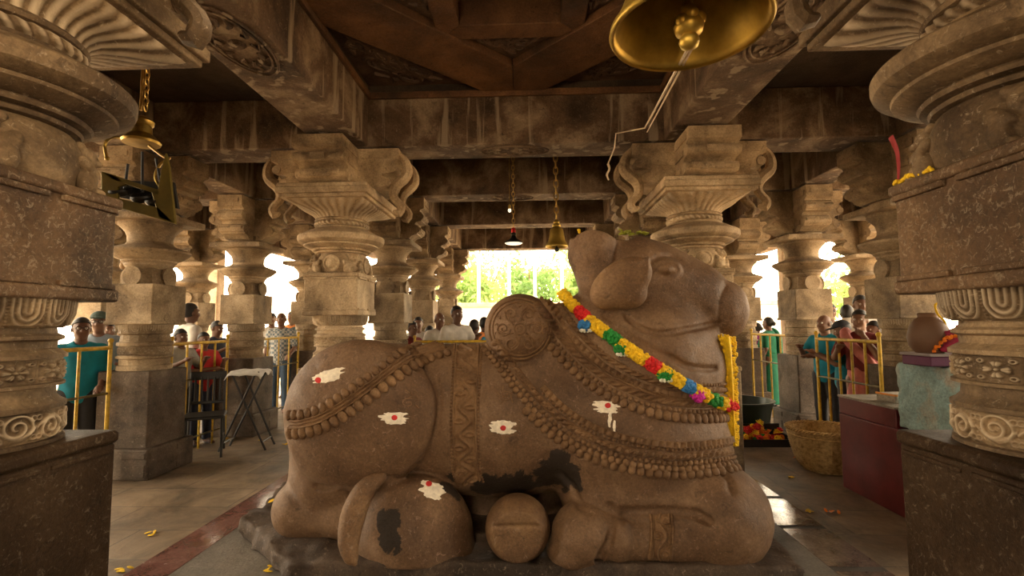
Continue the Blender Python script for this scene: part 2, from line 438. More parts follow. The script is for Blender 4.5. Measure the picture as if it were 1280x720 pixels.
def petals(n):
    def f(T, v):
        x = ((T*n/(2*PI)) % 1)*2-1; y = v       # v = 0 at the bottom
        yy = np.maximum(0, .55-y)*1.6
        d = np.sqrt((x*1.0)**2 + yy**2)
        h = ridge(d, .80, .10)*.9 + ridge(d, .50, .11) + .8*ridge(d, .17, .12)
        beads = (.5+.5*np.cos(v*60))*ridge(np.abs(x), .98, .05)*.6
        return np.clip(h*sm(y, .0, .12)*(1-sm(y, .93, 1.)) + beads + .9*ridge(v, .98, .04), 0, 1)
    return f
def rosettes(n):
    def f(T, v):
        x = ((T*n/(2*PI)) % 1)*2-1; y = v*2-1
        fr = np.maximum(np.abs(x), np.abs(y)*.98); r = np.hypot(x*1.05, y); a = np.arctan2(y, x)
        k = np.floor(T*n/(2*PI)); m = 4 + (k % 2)*2
        pet = (.5+.5*np.cos(a*m))**.7*sm(r, .12, .3)*(1-sm(r, .52, .72))
        vein = 1 - .55*ridge(np.abs(np.sin(a*m/2)), 0, .18)
        cor = ridge(np.hypot(np.abs(x)-.68, np.abs(y)-.62), .13, .07)
        h = pet*vein + ridge(r, 0, .12) + .8*cor + .35*ridge(fr, .93, .05)
        return np.clip(h, 0, 1)*(1-sm(np.abs(y), .9, 1.0)*.6)
    return f
def scrolls(n):
    def f(T, v):
        x = ((T*n/(2*PI)) % 1)*2-1; y = v*2-1; k = np.floor(T*n/(2*PI)); sgn = 1-2*(k % 2)
        wave = y - sgn*.55*np.cos(x*PI/2)*1.2 + sgn*.1
        r = np.hypot(x, y+sgn*.12); a = np.arctan2(y, x)*sgn
        spi = .5+.5*np.cos(9.5*r*1.6 - a)
        h = .9*spi**2*(1-sm(r, .75, .95)) + .7*ridge(wave, 0, .14) + .6*ridge(np.hypot(np.abs(x)-.85, np.abs(y)-.6), .16, .08)
        return np.clip(h, 0, 1)*(1-sm(np.abs(y), .88, 1.0))
    return f
def leaves(n):
    def f(T, v):
        x = ((T*n/(2*PI)) % 1)*2-1
        return np.clip((np.sqrt(np.maximum(0, 1-x*x*.95)))*(.6+.4*v) - .5*ridge(x, 0, .14), 0, 1)
    return f
def rope_f(n):
    return lambda T, v: .5+.5*np.cos(T*n + v*5)

def square_lathe(name, mat, parent, rows, n=96, flute=0, amp=.02):
    """rows (r, z, s, hx, hy): from a circle of radius r (s=0) to a rectangle hx, hy (s=1)"""
    th = (np.arange(n)+.5)*2*PI/n; V = []; rel = []
    for r, z, s, hx, hy in rows:
        c, sn = np.cos(th), np.sin(th); k = 1/np.maximum(np.abs(c)/hx, np.abs(sn)/hy)
        rr = r*(1-s) + k*s
        if flute: f = np.abs(np.cos(th*flute/2)); rr = rr + amp*f*(.4+.6*min(1, 2*s))*(1-s**3); rel.append(f)
        else: rel.append(0*th)
        V.append(np.stack([rr*c, rr*sn, np.full(n, z)], 1))
    m = len(rows); V = np.concatenate(V); i = np.arange(m-1)[:, None]*n; k = np.arange(n)[None, :]; l = (k+1) % n
    Q = np.stack([i+k, i+l, i+n+l, i+n+k], -1).reshape(-1, 4)
    return mesh_np(name, V, [Q], mat, parent, True, attr=np.concatenate(rel), angle=.9)

def bracket_mesh(depth, hw, z0, z1, curl):
    """one arm of the cross-shaped bracket, pointing along +x"""
    mb = MB(); D = depth; H = z1-z0
    prof = [(.12, z0), (D*.58, z0), (D*.66, z0+.07*H), (D*.80, z0+.10*H), (D*.86, z0+.20*H), (D*.84, z0+.30*H), (D*.74, z0+.34*H),
            (D*.78, z0+.40*H), (D*.92, z0+.43*H), (D*.97, z0+.53*H), (D*.94, z0+.63*H), (D*.88, z0+.66*H), (D*.9, z0+.70*H), (D, z0+.74*H), (D, z1), (.12, z1)]
    mb.prism(prof, 'y', -hw, hw)
    for s in (-.5, .5): mb.bar((D*.84, s*hw-.06, z0+.22*H), (D*.84, s*hw+.06, z0+.22*H), .035, 8)
    mb.bar((D*.91, -hw-.006, z0+.53*H), (D*.91, hw+.006, z0+.53*H), .045, 10)
    mb.bar((D*.80, -hw-.006, z0+.2*H), (D*.80, hw+.006, z0+.2*H), .045, 10)
    mb.box((D+.004, 0, z0+.87*H), (.006, hw*.72, .028)); mb.box((D*.975, 0, z0+.53*H), (.010, hw*.30, .03)); mb.box((D*.87, 0, z0+.2*H), (.012, hw*.42, .03))
    for s in (-1, 1):
        mb.box((D*.62, s*(hw+.004), z0+.84*H), (D*.28, .007, .034)); mb.box((D*.56, s*(hw+.004), z0+.53*H), (D*.20, .007, .030)); mb.box((D*.48, s*(hw+.004), z0+.2*H), (D*.16, .007, .026))
    if curl:
        for s in (-.66, .66):
            P = spline([(D*.95, z1-.02), (D*1.08, z0+.72*H), (D*1.10, z0+.40*H), (D*.93, z0+.14*H), (D*.90, z0-.12*H), (D*1.02, z0-.36*H), (D*.98, z0-.52*H), (D*.90, z0-.46*H)], 26)
            R = np.interp(np.linspace(0, 1, 26), [0, .25, .5, .75, .92, 1], [.03, .055, .06, .04, .045, .015])
            mb.tube(np.stack([P[:, 0], np.full(26, s*hw), P[:, 1]], 1), R, 8)
    return mb

def figure_mesh(name, mat, parent, r, z, ang, s=1.0):
    """crouching carved figure on the rounded neck"""
    f = Field((-.16, -.16, -.13), (.16, .16, .13), .008); rr = random.Random(int(ang*100))
    f.ell((0, 0, -.03), (.07, .10, .07), .0); f.ell((.035, 0, .055), (.05, .055, .05), .02)
    for y in (-1, 1):
        f.ell((.05, y*.075, -.06), (.035, .035, .05), .015); f.cone((.03, y*.09, .02), (.075, y*.05, -.02), .025, .02, .012)
        f.ell((.02, y*.05, .09), .022, .01); f.ell((.075, y*.02, .065), .012, .004, 'sub'); f.ell((.08, y*.045, -.095), (.035, .025, .02), .01)
    f.ell((.082, 0, .04), (.02, .022, .016), .01); f.ell((.09, 0, .02), (.012, .02, .006), .004, 'sub')
    for i in range(7): f.ell((.05, -.1+.033*i, -.005+.02*math.sin(i*2.1)), .016, .008)
    o = f.mesh(name, mat, parent, relax=1)
    o.location = (r*math.cos(ang), r*math.sin(ang), z); o.rotation_euler = (0, 0, ang); o.scale = (s, s, s); return o

def make_pillar_a(pale):
    root = empty('carved_pillar')
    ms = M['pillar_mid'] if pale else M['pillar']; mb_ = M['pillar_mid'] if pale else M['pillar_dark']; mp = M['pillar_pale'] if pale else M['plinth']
    p = MB(); p.cbox((0, 0, .52), (.298, .298, .52), .012); p.cbox((0, 0, 1.060), (.306, .306, .026), .012)
    for k in range(4):
        a = k*PI/2; c, s = math.cos(a), math.sin(a)
        for t in (-.145, .145):
            p.box((.300*c - t*s, .300*s + t*c, 1.01), (.006, .125, .008), rz=a)
    p.build('plinth', mp, root, bevel=.004)
    s = MB(); s.lathe([(.250, 1.08), (.262, 1.088), (.262, 1.1), (.240, 1.105), (.240, 1.205), (.262, 1.21), (.262, 1.225), (.245, 1.235), (.232, 1.25), (.228, 1.285), (.255, 1.29),
             (.255, 1.30), (.23, 1.305), (.23, 1.385), (.258, 1.39), (.258, 1.404), (.242, 1.415), (.225, 1.425), (.228, 1.45), (.246, 1.458), (.246, 1.470), (.226, 1.480), (.222, 1.502), (.2, 1.51), (.2, 1.66)], n=64)
    s.build('shaft_moulding', ms, root, smooth=True, angle=.5)
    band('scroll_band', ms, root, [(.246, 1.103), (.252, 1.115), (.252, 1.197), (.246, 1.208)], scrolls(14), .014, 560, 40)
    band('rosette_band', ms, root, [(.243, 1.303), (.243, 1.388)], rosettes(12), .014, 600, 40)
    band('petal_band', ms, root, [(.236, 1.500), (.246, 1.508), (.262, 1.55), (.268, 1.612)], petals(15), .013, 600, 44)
    b = MB(); b.cbox((0, 0, 1.815), (.272, .272, .205), .008); b.cbox((0, 0, 1.628), (.288, .288, .026), .008); b.cbox((0, 0, 2.008), (.288, .288, .022), .008)
    for k in range(4):
        a = k*PI/2; c, sn = math.cos(a), math.sin(a)
        for z in (1.663, 1.975):
            for t in (-.148, .142):
                b.box((.276*c - t*sn, .276*sn + t*c, z), (.014, .118, .011), rz=a)
    b.build('square_block', mb_, root, bevel=.005)
    n = MB(); n.lathe([(.20, 2.02), (.255, 2.035), (.262, 2.05), (.276, 2.11), (.272, 2.17), (.25, 2.225), (.235, 2.24), (.235, 2.27)], n=64)
    n.build('bulging_neck', ms, root, smooth=True)
    for k in range(4): figure_mesh('crouching_figure', ms, root, .235, 2.125, PI/4 + k*PI/2, .95)
    for k in range(4 if pale else 0):
        a = k*PI/2; md = MB(); md.lathe([(.0, -.005), (.085, 0), (.085, .012), (.07, .018), (.055, .012), (.04, .022), (.0, .026)], n=24, M=rot(0, PI/2, a), c=(.262*math.cos(a), .262*math.sin(a), 2.125))
        md.build('medallion', ms, root, smooth=True)
    d = MB(); d.lathe([(.22, 2.235), (.262, 2.242), (.268, 2.256), (.255, 2.264), (.29, 2.268), (.298, 2.282), (.288, 2.292), (.33, 2.298), (.372, 2.318), (.376, 2.33), (.364, 2.336),
             (.405, 2.345), (.428, 2.362), (.436, 2.385), (.436, 2.415), (.428, 2.425), (.385, 2.445), (.33, 2.475), (.295, 2.49), (.26, 2.495)], n=96)
    d.build('disc_moulding', ms, root, smooth=True, angle=.55)
    n2 = MB(); n2.lathe([(.25, 2.48), (.27, 2.50), (.27, 2.515), (.245, 2.525), (.24, 2.57), (.268, 2.575), (.275, 2.59), (.26, 2.605), (.24, 2.61)], n=64); n2.build('upper_neck', ms, root, smooth=True)
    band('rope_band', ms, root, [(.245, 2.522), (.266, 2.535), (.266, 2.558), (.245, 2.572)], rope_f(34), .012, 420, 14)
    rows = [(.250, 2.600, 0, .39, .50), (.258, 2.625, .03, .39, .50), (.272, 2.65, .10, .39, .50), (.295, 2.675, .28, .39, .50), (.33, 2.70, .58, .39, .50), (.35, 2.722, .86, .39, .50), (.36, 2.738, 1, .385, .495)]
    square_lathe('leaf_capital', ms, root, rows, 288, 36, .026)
    a = MB(); a.cbox((0, 0, 2.752), (.425, .54, .018), .006); a.cbox((0, 0, 2.800), (.448, .563, .030), .006); a.cbox((0, 0, 2.850), (.436, .55, .020), .006); a.build('abacus', ms, root, bevel=.004)
    for k in range(4):
        o = bracket_mesh(.66, .24, 2.868, 3.30, k in (0, 2)).build('bracket_arm', ms, root, smooth=True, angle=.7); o.rotation_euler = (0, 0, k*PI/2)
    return root

M['base_stone'] = stone('pillar_base_stone', (.035, .024, .016), (.085, .060, .041), (.16, .118, .083), 2.2, .75, .35, .5, (.38, .31, .23))
def make_pillar_b():
    root = empty('round_pillar'); ms = M['pillar_pale']
    p = MB(); p.cbox((0, 0, .15), (.335, .335, .15), .012); p.cbox((0, 0, .655), (.272, .272, .40), .01)
    for k in range(4):
        a = k*PI/2; c, s = math.cos(a), math.sin(a)
        for t in (-.19, .19): p.box((.336*c - t*s, .336*s + t*c, .235), (.006, .12, .03), rz=a); p.box((.336*c - t*s, .336*s + t*c, .09), (.006, .12, .06), rz=a)
    p.build('square_base', M['base_stone'], root, bevel=.006)
    s = MB(); s.lathe([(.225, 1.04), (.245, 1.05), (.245, 1.1), (.225, 1.11), (.225, 1.17), (.252, 1.18), (.252, 1.20), (.23, 1.21), (.23, 1.30), (.25, 1.31), (.25, 1.34), (.225, 1.35), (.215, 1.42), (.24, 1.43), (.235, 1.53)], n=16)
    s.build('shaft_moulding', ms, root)
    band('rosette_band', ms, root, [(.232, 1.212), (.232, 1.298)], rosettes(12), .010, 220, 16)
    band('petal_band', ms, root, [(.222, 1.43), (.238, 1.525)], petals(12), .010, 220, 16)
    b = MB(); b.cbox((0, 0, 1.74), (.245, .245, .205), .008); b.cbox((0, 0, 1.545), (.256, .256, .018), .006); b.build('square_block', ms, root, bevel=.005)
    n = MB(); n.box((0, 0, 1.99), (.17, .17, .05)); n.lathe([(.235, 1.94), (.235, 2.05), (.22, 2.09), (.205, 2.12)], n=8)
    for k in range(4):
        a = k*PI/2; n.lathe([(0, -.012), (.1, -.012), (.1, .012), (0, .012)], n=20, M=rot(0, PI/2, a), c=(.222*math.cos(a), .222*math.sin(a), 2.03))
    n.build('lobed_neck', ms, root)
    d = MB(); d.lathe([(.19, 2.10), (.205, 2.13), (.225, 2.15), (.225, 2.17), (.25, 2.19), (.25, 2.205), (.30, 2.225), (.375, 2.285), (.38, 2.305), (.36, 2.32), (.29, 2.345), (.235, 2.365), (.215, 2.38), (.205, 2.40)], n=48)
    d.build('disc_moulding', ms, root, smooth=True, angle=.5)
    c = MB(); c.lathe([(.205, 2.38), (.205, 2.45), (.22, 2.50), (.262, 2.55), (.29, 2.575), (.285, 2.60), (.30, 2.61)], n=40); c.build('bell_capital', ms, root, smooth=True)
    a = MB(); a.cbox((0, 0, 2.64), (.36, .36, .035), .008); a.lathe([(.26, 2.66), (.26, 2.78)], n=24); a.build('abacus', ms, root, bevel=.004)
    for k in range(4):
        o = bracket_mesh(.50, .17, 2.72, 3.30, False).build('bracket_arm', ms, root, smooth=True, angle=.7); o.rotation_euler = (0, 0, k*PI/2)
    return root

GA, GB = 'massive carved pillars around the statue', 'slimmer round pillars of the hall'
proto_a = make_pillar_a(False); proto_ap = make_pillar_a(True); proto_b = make_pillar_b()
XA, XB, XC = 1.844, 3.95, 6.15
def place(proto, first, x, y, label, group):
    o = proto if first else copy_tree(proto); o.location = (x, y, 0); tag(o, label, 'pillar', group, 'thing'); return o
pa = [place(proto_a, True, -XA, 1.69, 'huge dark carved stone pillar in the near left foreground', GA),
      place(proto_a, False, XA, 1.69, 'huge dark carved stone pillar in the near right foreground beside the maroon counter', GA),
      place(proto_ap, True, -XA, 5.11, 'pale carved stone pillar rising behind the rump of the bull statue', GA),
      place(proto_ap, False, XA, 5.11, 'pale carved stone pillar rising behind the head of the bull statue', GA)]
for i, (x, y, l) in enumerate([
    (-XB, 5.14, 'round pillar with square base nearest the bull at left, beside the first barrier'),
    (XB, 5.14, 'dark round pillar half hidden behind the blue plastered block at right'),
    (-XB, 7.0, 'round pillar behind the white-topped folding stand at left'),
    (XB, 7.0, 'round pillar between the two right-hand fences, behind the wicker basket'),
    (-XA, 7.0, 'round pillar directly right of the big pale pillar behind the rump'),
    (XA, 7.0, 'round pillar hidden mostly by the big pale pillar behind the bull head'),
    (-XB, 9.05, 'round pillar behind the fence with the man in the chequered shirt'),
    (XB, 9.05, 'round pillar just right of the muzzle of the bull statue'),
    (-XA, 9.05, 'third round pillar back at the left side of the bright opening'),
    (XA, 9.05, 'round pillar seen only above the horn of the bull statue'),
    (-XA, 11.9, 'farthest round pillar at the left edge of the bright opening'),
    (-XC, 9.05, 'sunlit outer round pillar seen through the gap left of the folding stand'),
    (XC, 9.05, 'sunlit outer round pillar seen above the people at the right-hand fence'),
    (-XC, 7.0, 'outer round pillar at far left behind the men in caps')]):
    place(proto_b, i == 0, x, y, l, GB)
# ------------------------------------------------------------------ the hall: floor, beams, lantern ceiling
def struct(o): o['kind'] = 'structure'; return o
ZB, ZT = 3.318, 3.838
# stone floor with paving joints
m, nt, b = new_mat('stone_paving'); co = coords(nt, False)
br = nt.nodes.new('ShaderNodeTexBrick'); nt.links.new(co, br.inputs['Vector']); br.inputs['Scale'].default_value = 1.0
br.inputs['Brick Width'].default_value = .92; br.inputs['Row Height'].default_value = .46; br.inputs['Mortar Size'].default_value = .006; br.offset = .37; br.squash = 1.3; br.squash_frequency = 3; br.inputs['Mortar Smooth'].default_value = .3
br.inputs['Color1'].default_value = (.15, .105, .066, 1); br.inputs['Color2'].default_value = (.19, .135, .085, 1); br.inputs['Mortar'].default_value = (.085, .06, .04, 1)
c = mix(nt, .85, br.outputs['Color'], ramp(nt, noise(nt, co, 1.9, 9, .7, .8), [(.32, (.18, .18, .18)), (.68, (.9, .9, .9))]), 'OVERLAY')
c = mix(nt, math_n(nt, 'MULTIPLY', ramp(nt, noise(nt, co, 6, 6, .7, 1), [(.55, (0, 0, 0)), (.75, (1, 1, 1))]), .35), c, (.40, .32, .23))
nt.links.new(c, b.inputs['Base Color']); nt.links.new(ramp(nt, noise(nt, co, 3, 5), [(.3, (.42,)*3), (.7, (.72,)*3)]), b.inputs['Roughness'])
hh = math_n(nt, 'ADD', math_n(nt, 'MULTIPLY', br.outputs['Fac'], -.8), math_n(nt, 'MULTIPLY', noise(nt, co, 9, 7, .65), .7)); bump(nt, b, hh, .5, .012)
M['paving'] = m
M['granite'] = stone('polished_granite_strip', (.06, .045, .038), (.13, .098, .085), (.20, .155, .13), 5, .12, .45, .03, (.35, .30, .26), gl=1.0)
M['granite_red'] = stone('polished_red_granite_strip', (.09, .035, .03), (.15, .065, .055), (.20, .10, .085), 5, .16, .45, .03, (.32, .2, .17), gl=.9)
M['grey_floor'] = stone('grey_slab_floor', (.08, .068, .055), (.13, .112, .092), (.19, .165, .138), 1.6, .55, .3, .5, (.3, .26, .21))
M['tar'] = plain('dark_grey_stone', (.045, .038, .032), .7, bmp=.4)
f = MB(); f.b2((-8, -6, -.3), (8, 13.4, 0)); struct(f.build('floor', M['paving']))
f = MB(); f.b2((-2.06, -4, -.02), (1.95, 7.2, .004)); struct(f.build('trim_1', M['grey_floor']))
f = MB()
for i in range(10):
    y0 = -3.0 + i*1.0; f.b2((-2.335, y0, -.02), (-2.06, y0+.992, .006))
struct(f.build('trim_2', M['granite_red'], bevel=.002))
f = MB(); rr = random.Random(3)
for i in range(13):
    y0 = 1.35 + i*.62; f.b2((1.95, y0, -.02), (2.275, y0+.56, .006))
struct(f.build('trim_3', M['granite'], bevel=.002))
f = MB(); f.b2((1.95, -3, -.02), (2.275, 9.5, .003)); struct(f.build('trim_4', M['tar']))

n = 5
def beam(lo, hi, mat='beam'):
    global n
    mb = MB(); mb.b2(lo, hi); o = mb.build(f'trim_{n}', M[mat], bevel=.012); n += 1; return struct(o)
HB = .241
xs = (-XC, -XB, -1.736, 1.736, XB, XC)
rows = ((1.40, 1.83), (4.86, 5.29), (6.80, 7.20), (8.88, 9.28), (11.75, 12.15))
for x in xs:                                                            # beams running away from the camera
    hb = HB if abs(x) < 2 else .2
    edges = [-4.5] + [v for r in rows for v in r] + [13.3]
    for k in range(0, len(edges), 2):
        beam((x-hb, edges[k]+.002, ZB), (x+hb, edges[k+1]-.002, ZT))
for y0, y1 in rows: beam((-7.0, y0, ZB+.001), (7.0, y1, ZT+.001))       # cross beams
# carved lotus medallions under the beams
def relief_scroll(w, h, seed, turns=6):
    """plan of a leafy scroll: list of 2-d strokes inside a w x h patch"""
    r = random.Random(seed); S = []
    for i in range(turns):
        cx, cy = r.uniform(-.36, .36)*w, r.uniform(-.34, .34)*h; R = r.uniform(.10, .2)*h; s = r.choice((-1, 1)); a0 = r.uniform(0, 6.28)
        t = np.linspace(0, 1, 22); a = a0 + s*t*7.5; q = R*(1-.82*t); S.append(np.stack([cx+q*np.cos(a)*1.4, cy+q*np.sin(a)], 1))
        for k in range(3):
            b = a0+1.3*k; S.append(np.stack([cx+1.4*R*np.cos(b)+np.linspace(0, .12*w, 6)*np.cos(b+.6), cy+R*np.sin(b)+np.linspace(0, .16*h, 6)*np.sin(b+.6)], 1))
    return S
def carved_patch(name, mat, c, u, v, w, h, seed, r=.009, parent=None, turns=6, inside=None):
    mb = MB(); c, u, v = (np.array(q, float) for q in (c, u, v))
    for s in relief_scroll(w, h, seed, turns):
        P = c + s[:, :1]*u + s[:, 1:]*v
        if inside is not None and not all(inside(p) for p in P): continue
        mb.tube(P, np.linspace(r, r*.5, len(P)), 6)
    return mb.build(name, mat, parent, smooth=True)
for i, (cx, cy, w, h) in enumerate(((-1.736, 3.0, .36, .8), (1.736, 3.0, .36, .8), (0, 5.07, .7, .3), (-.1, 7.0, .6, .3))):
    vert = abs(cx) > 1; t = np.linspace(0, 2*PI, 40)
    mb = MB()
    for q in (1, .86): mb.tube(np.stack([cx+q*(w/2 if vert else w/2)*np.cos(t), cy+q*h/2*np.sin(t), np.full(40, ZB)], 1)[:-1], .010, 6, closed=True)
    for k in range(12):
        a = 2*PI*k/12; mb.tube([(cx+.25*w*math.cos(a), cy+.25*h*math.sin(a), ZB), (cx+.32*w*math.cos(a+.2), cy+.32*h*math.sin(a+.2), ZB-.004), (cx+.4*w*math.cos(a), cy+.4*h*math.sin(a), ZB)], [.012, .016, .004], 6)
    mb.lathe([(0, 0), (.16*min(w, h), .0), (.1*min(w, h), -.02), (0, -.022)], (cx, cy, ZB), 16)
    o = mb.build(f'trim_{n}', M['beam'], smooth=True); n += 1; struct(o)
# aisle ceilings
cz = MB()
lan = (-1.495, 1.495, 1.84, 4.85)                                       # open bay of the lantern
ceil = MB(); ceil.b2((-7.6, -5, ZT+.002), (lan[0], 13.4, ZT+.12)); ceil.b2((lan[1], -5, ZT+.002), (7.6, 13.4, ZT+.12))
ceil.b2((lan[0], -5, ZT+.002), (lan[1], lan[2], ZT+.12)); ceil.b2((lan[0], lan[3], ZT+.002), (lan[1], 13.4, ZT+.12))
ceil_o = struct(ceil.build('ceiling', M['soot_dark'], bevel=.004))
# eave slab
e = MB(); e.b2((-8.3, -5.4, 4.75), (8.3, 13.9, 4.95)); o = e.build(f'trim_{n}', M['beam']); n += 1; struct(o)
# the lantern: corner slabs turned 45 degrees, then a smaller square, then a capstone
LX, LY = 0.0, (lan[2]+lan[3])/2; hx, hy = (lan[1]-lan[0])/2, (lan[3]-lan[2])/2
lcorn = MB()
for a, b_ in (((lan[0], lan[2], ZT-.035), (lan[1], lan[2]+.035, ZT+.03)), ((lan[0], lan[3]-.035, ZT-.035), (lan[1], lan[3], ZT+.03)), ((lan[0], lan[2]+.035, ZT-.035), (lan[0]+.035, lan[3]-.035, ZT+.03)), ((lan[1]-.035, lan[2]+.035, ZT-.035), (lan[1], lan[3]-.035, ZT+.03))):
    lcorn.b2(a, b_)
lcorn.build('cornice_strip', M['soot'], ceil_o, bevel=.006)
Z1, Z3 = ZT+.012, ZT+.50
def poly_at(mb, pts, z0, z1): return mb.prism([(LX+p*hx, LY+q*hy) for p, q in pts], 'z', z0, z1)
for sx in (-1, 1):
    for sy in (-1, 1):
        S2 = lambda L: [(p*sx, q*sy) for p, q in L]
        t = MB(); poly_at(t, S2([(.001, .675), (.675, .001), (1, .001), (1, .19), (.19, 1), (.001, 1)]), Z1, Z1+.25); t.build('corner_slab', M['soot'], ceil_o, bevel=.008)
        t = MB(); poly_at(t, S2([(1, .18), (1, 1), (.18, 1)]), Z1+.10, Z1+.25); t.build('corner_panel', M['soot_carved'], ceil_o)
        cc = np.array([LX+sx*hx*.755, LY+sy*hy*.755, Z1+.10]); u = np.array([sx*.707, -sy*.707, 0]); v = np.array([sx*.707, sy*.707, 0])
        def inside(p, sx=sx, sy=sy):
            a_, b2 = (p[0]-LX)*sx/hx, (p[1]-LY)*sy/hy; return a_ < .96 and b2 < .96 and a_+b2 > 1.24
        carved_patch('creeper_carving', M['soot_carved'], cc, u, v, 1.3, .62, 11+sx*2+sy, .034, ceil_o, 20, inside)
for k in range(4):
    a = k*PI/2; c_, s_ = round(math.cos(a)), round(math.sin(a))
    Q2 = lambda L: [(p*c_-q*s_, p*s_+q*c_) for p, q in L]
    t = MB(); poly_at(t, Q2([(.66, -.01), (.66, .01), (.38, .29), (.38, -.29)]), Z1+.07, Z1+.25); t.build('upper_panel', M['soot_carved'], ceil_o)
    t = MB(); poly_at(t, Q2([(.27, -.27), (.40, -.40), (.40, .40), (.27, .27)]), Z1+.025, Z1+.26); t.build('upper_slab', M['soot'], ceil_o, bevel=.008)
    cc = np.array([LX+c_*hx*.48, LY+s_*hy*.48, Z1+.07]); u = np.array([-s_, c_, 0.]); v = np.array([c_, s_, 0.])
    def inside2(p, c_=c_, s_=s_):
        d_ = (p[0]-LX)*c_/hx + (p[1]-LY)*s_/hy; w_ = abs((p[0]-LX)*-s_/hx + (p[1]-LY)*c_/hy); return d_ > .41 and w_ + d_ < .645
    carved_patch('creeper_carving', M['soot_carved'], cc, u, v, .9, .40, 40+k, .024, ceil_o, 16, inside2)
cap = MB(); cap.b2((LX-hx-.1, LY-hy-.1, Z3+.2), (LX+hx+.1, LY+hy+.1, Z3+.36)); cap.build('capstone', M['soot'], ceil_o, bevel=.01)
rs = MB(); rs.lathe([(0, 0), (.34, 0), (.33, -.04), (.22, -.045), (.2, -.08), (.08, -.09), (0, -.1)], (LX, LY, Z3+.2), 32)
for k in range(12): a = 2*PI*k/12; rs.sphere((LX+.27*math.cos(a), LY+.27*math.sin(a), Z3+.16), (.06, .06, .03), 10, 6)
rs.build('lotus_boss', M['soot_carved'], ceil_o, smooth=True)
# outer posts
for i, (x, y, w) in enumerate(((-6.9, 8.2, .13), (-5.0, 12.6, .12), (5.05, 9.6, .10), (6.9, 7.6, .13), (-2.35, 12.4, .10), (-6.9, 10.8, .13), (3.1, 12.6, .11))):
    p = MB(); p.cbox((x, y, 1.92), (w, w, 1.92), .02); p.cbox((x, y, .25), (w+.05, w+.05, .25), .02); p.cbox((x, y, 3.6), (w+.05, w+.05, .12), .02)
    o = p.build(f'trim_{n}', M['post'], bevel=.006); n += 1; struct(o)
# ------------------------------------------------------------------ the reclining stone bull
YC = 3.6
pxm = lambda Y: Y/FPX
def W(px, py, Y): return at(px, py, Y=Y)
bull = empty('bull_statue', (0, 3.55, .0), 0, 'huge reclining brown stone bull statue facing right with carved garlands', 'statue')
BO = np.array(bull.location)
f = Field((-1.95, 2.72, .03), (1.78, 4.55, 2.28), .012)
def E(px, py, Y, rx, rz, ry, k=.06, op='add', tilt=0.0):
    """rounded solid seen at a pixel: half sizes rx, rz in photo pixels at its depth, ry in metres; tilt in degrees clockwise"""
    s = pxm(Y); R = rot(0, math.radians(tilt), 0) if tilt else None
    f.ell(W(px, py, Y), (rx*s, ry, rz*s), k, op, R)
def C(p, q, ra, rb, k=.05, op='add', squash=None):
    f.cone(W(*p), W(*q), ra*pxm(p[2]), rb*pxm(q[2]), k, op, squash)
# trunk
C((470, 522, YC), (760, 512, YC), 88, 88, .05, 'add', (1, .86, 1))
E(470, 524, YC, 105, 92, .52, .08)
E(432, 578, YC, 60, 66, .46, .06)                      # behind the rump, down to the hock
E(625, 535, 3.58, 120, 78, .41, .1)
# near thigh, a smooth shield over the flank
E(451, 518, 3.17, 96, 93, .215, .004, tilt=-8)
E(424, 556, 3.32, 54, 56, .25, .05)
# folded near hind leg: hock, shank, knee
C((379, 635, 3.38), (436, 640, 3.36), 36, 32, .03)
C((432, 641, 3.34), (520, 648, 3.30), 31, 30, .03)
E(388, 604, 3.48, 20, 34, .20, .05)
E(518, 668, 3.22, 72, 72, .27, .015)
E(545, 690, 3.22, 48, 40, .25, .03)
E(903, 570, 3.72, 13, 16, .12, .02); E(910, 586, 3.75, 12, 12, .12, .02)
# far side mirrored haunch, thigh and knee
E(452, 525, 3.95, 85, 85, .34, .05); E(510, 640, 4.0, 65, 60, .28, .04); E(890, 650, 4.0, 55, 55, .28, .05); E(640, 655, 3.95, 130, 62, .26, .03)
# shoulder, chest, neck
E(782, 540, 3.55, 116, 92, .52, .08)
E(832, 560, 3.6, 74, 80, .50, .06)
E(800, 470, YC, 97, 118, .47, .08)
E(768, 425, YC, 80, 70, .36, .08)
E(845, 455, YC, 56, 62, .36, .05)
C((690, 452, YC), (760, 440, YC), 56, 60, .08)
# near foreleg: elbow and knee, forearm folded back, fetlock and hoof
C((755, 618, 3.38), (895, 640, 3.30), 52, 56, .07)
E(893, 645, 3.24, 64, 62, .31, .05)
C((893, 670, 3.16), (770, 671, 3.16), 32, 30, .004)
E(768, 667, 3.14, 24, 33, .18, .012); E(730, 668, 3.14, 39, 38, .21, .008); E(712, 688, 3.14, 28, 22, .18, .03)
f.chain([W(768, 632, 2.96), W(766, 648, 2.94), W(760, 668, 2.93), W(752, 690, 2.95), W(746, 702, 3.0)], .022, .008, 'sub')
f.chain([W(752, 642, 3.0), W(800, 641, 2.99), W(850, 641, 2.98), W(880, 649, 2.98)], .030, .02, 'sub')
f.chain([W(772, 655, 2.96), W(777, 643, 2.97), W(783, 657, 2.97)], .012, .012, 'sub')
# head
C((788, 350, YC), (896, 386, YC), 55, 36, .05)
C((805, 345, YC), (868, 362, YC), 44, 34, .05)
E(842, 418, YC, 58, 40, .25, .05)
E(870, 400, YC, 34, 24, .20, .04)
E(900, 388, YC, 20, 37, .21, .03)
E(911, 387, YC, 20, 34, .19, .015)
E(905, 402, YC, 18, 20, .17, .03)
# brow and nose ridge
C((828, 322, YC), (890, 350, YC), 16, 9, .06)
E(834, 335, 3.34, 17, 12, .05, .04)
E(832, 336, 3.31, 10, 7, .045, .004)
f.chain([W(822, 337, 3.26), W(830, 327, 3.25), W(840, 327, 3.25), W(847, 335, 3.27)], .007, .006, 'sub')
f.chain([W(824, 339, 3.26), W(833, 343, 3.25), W(845, 340, 3.26)], .007, .006, 'sub')
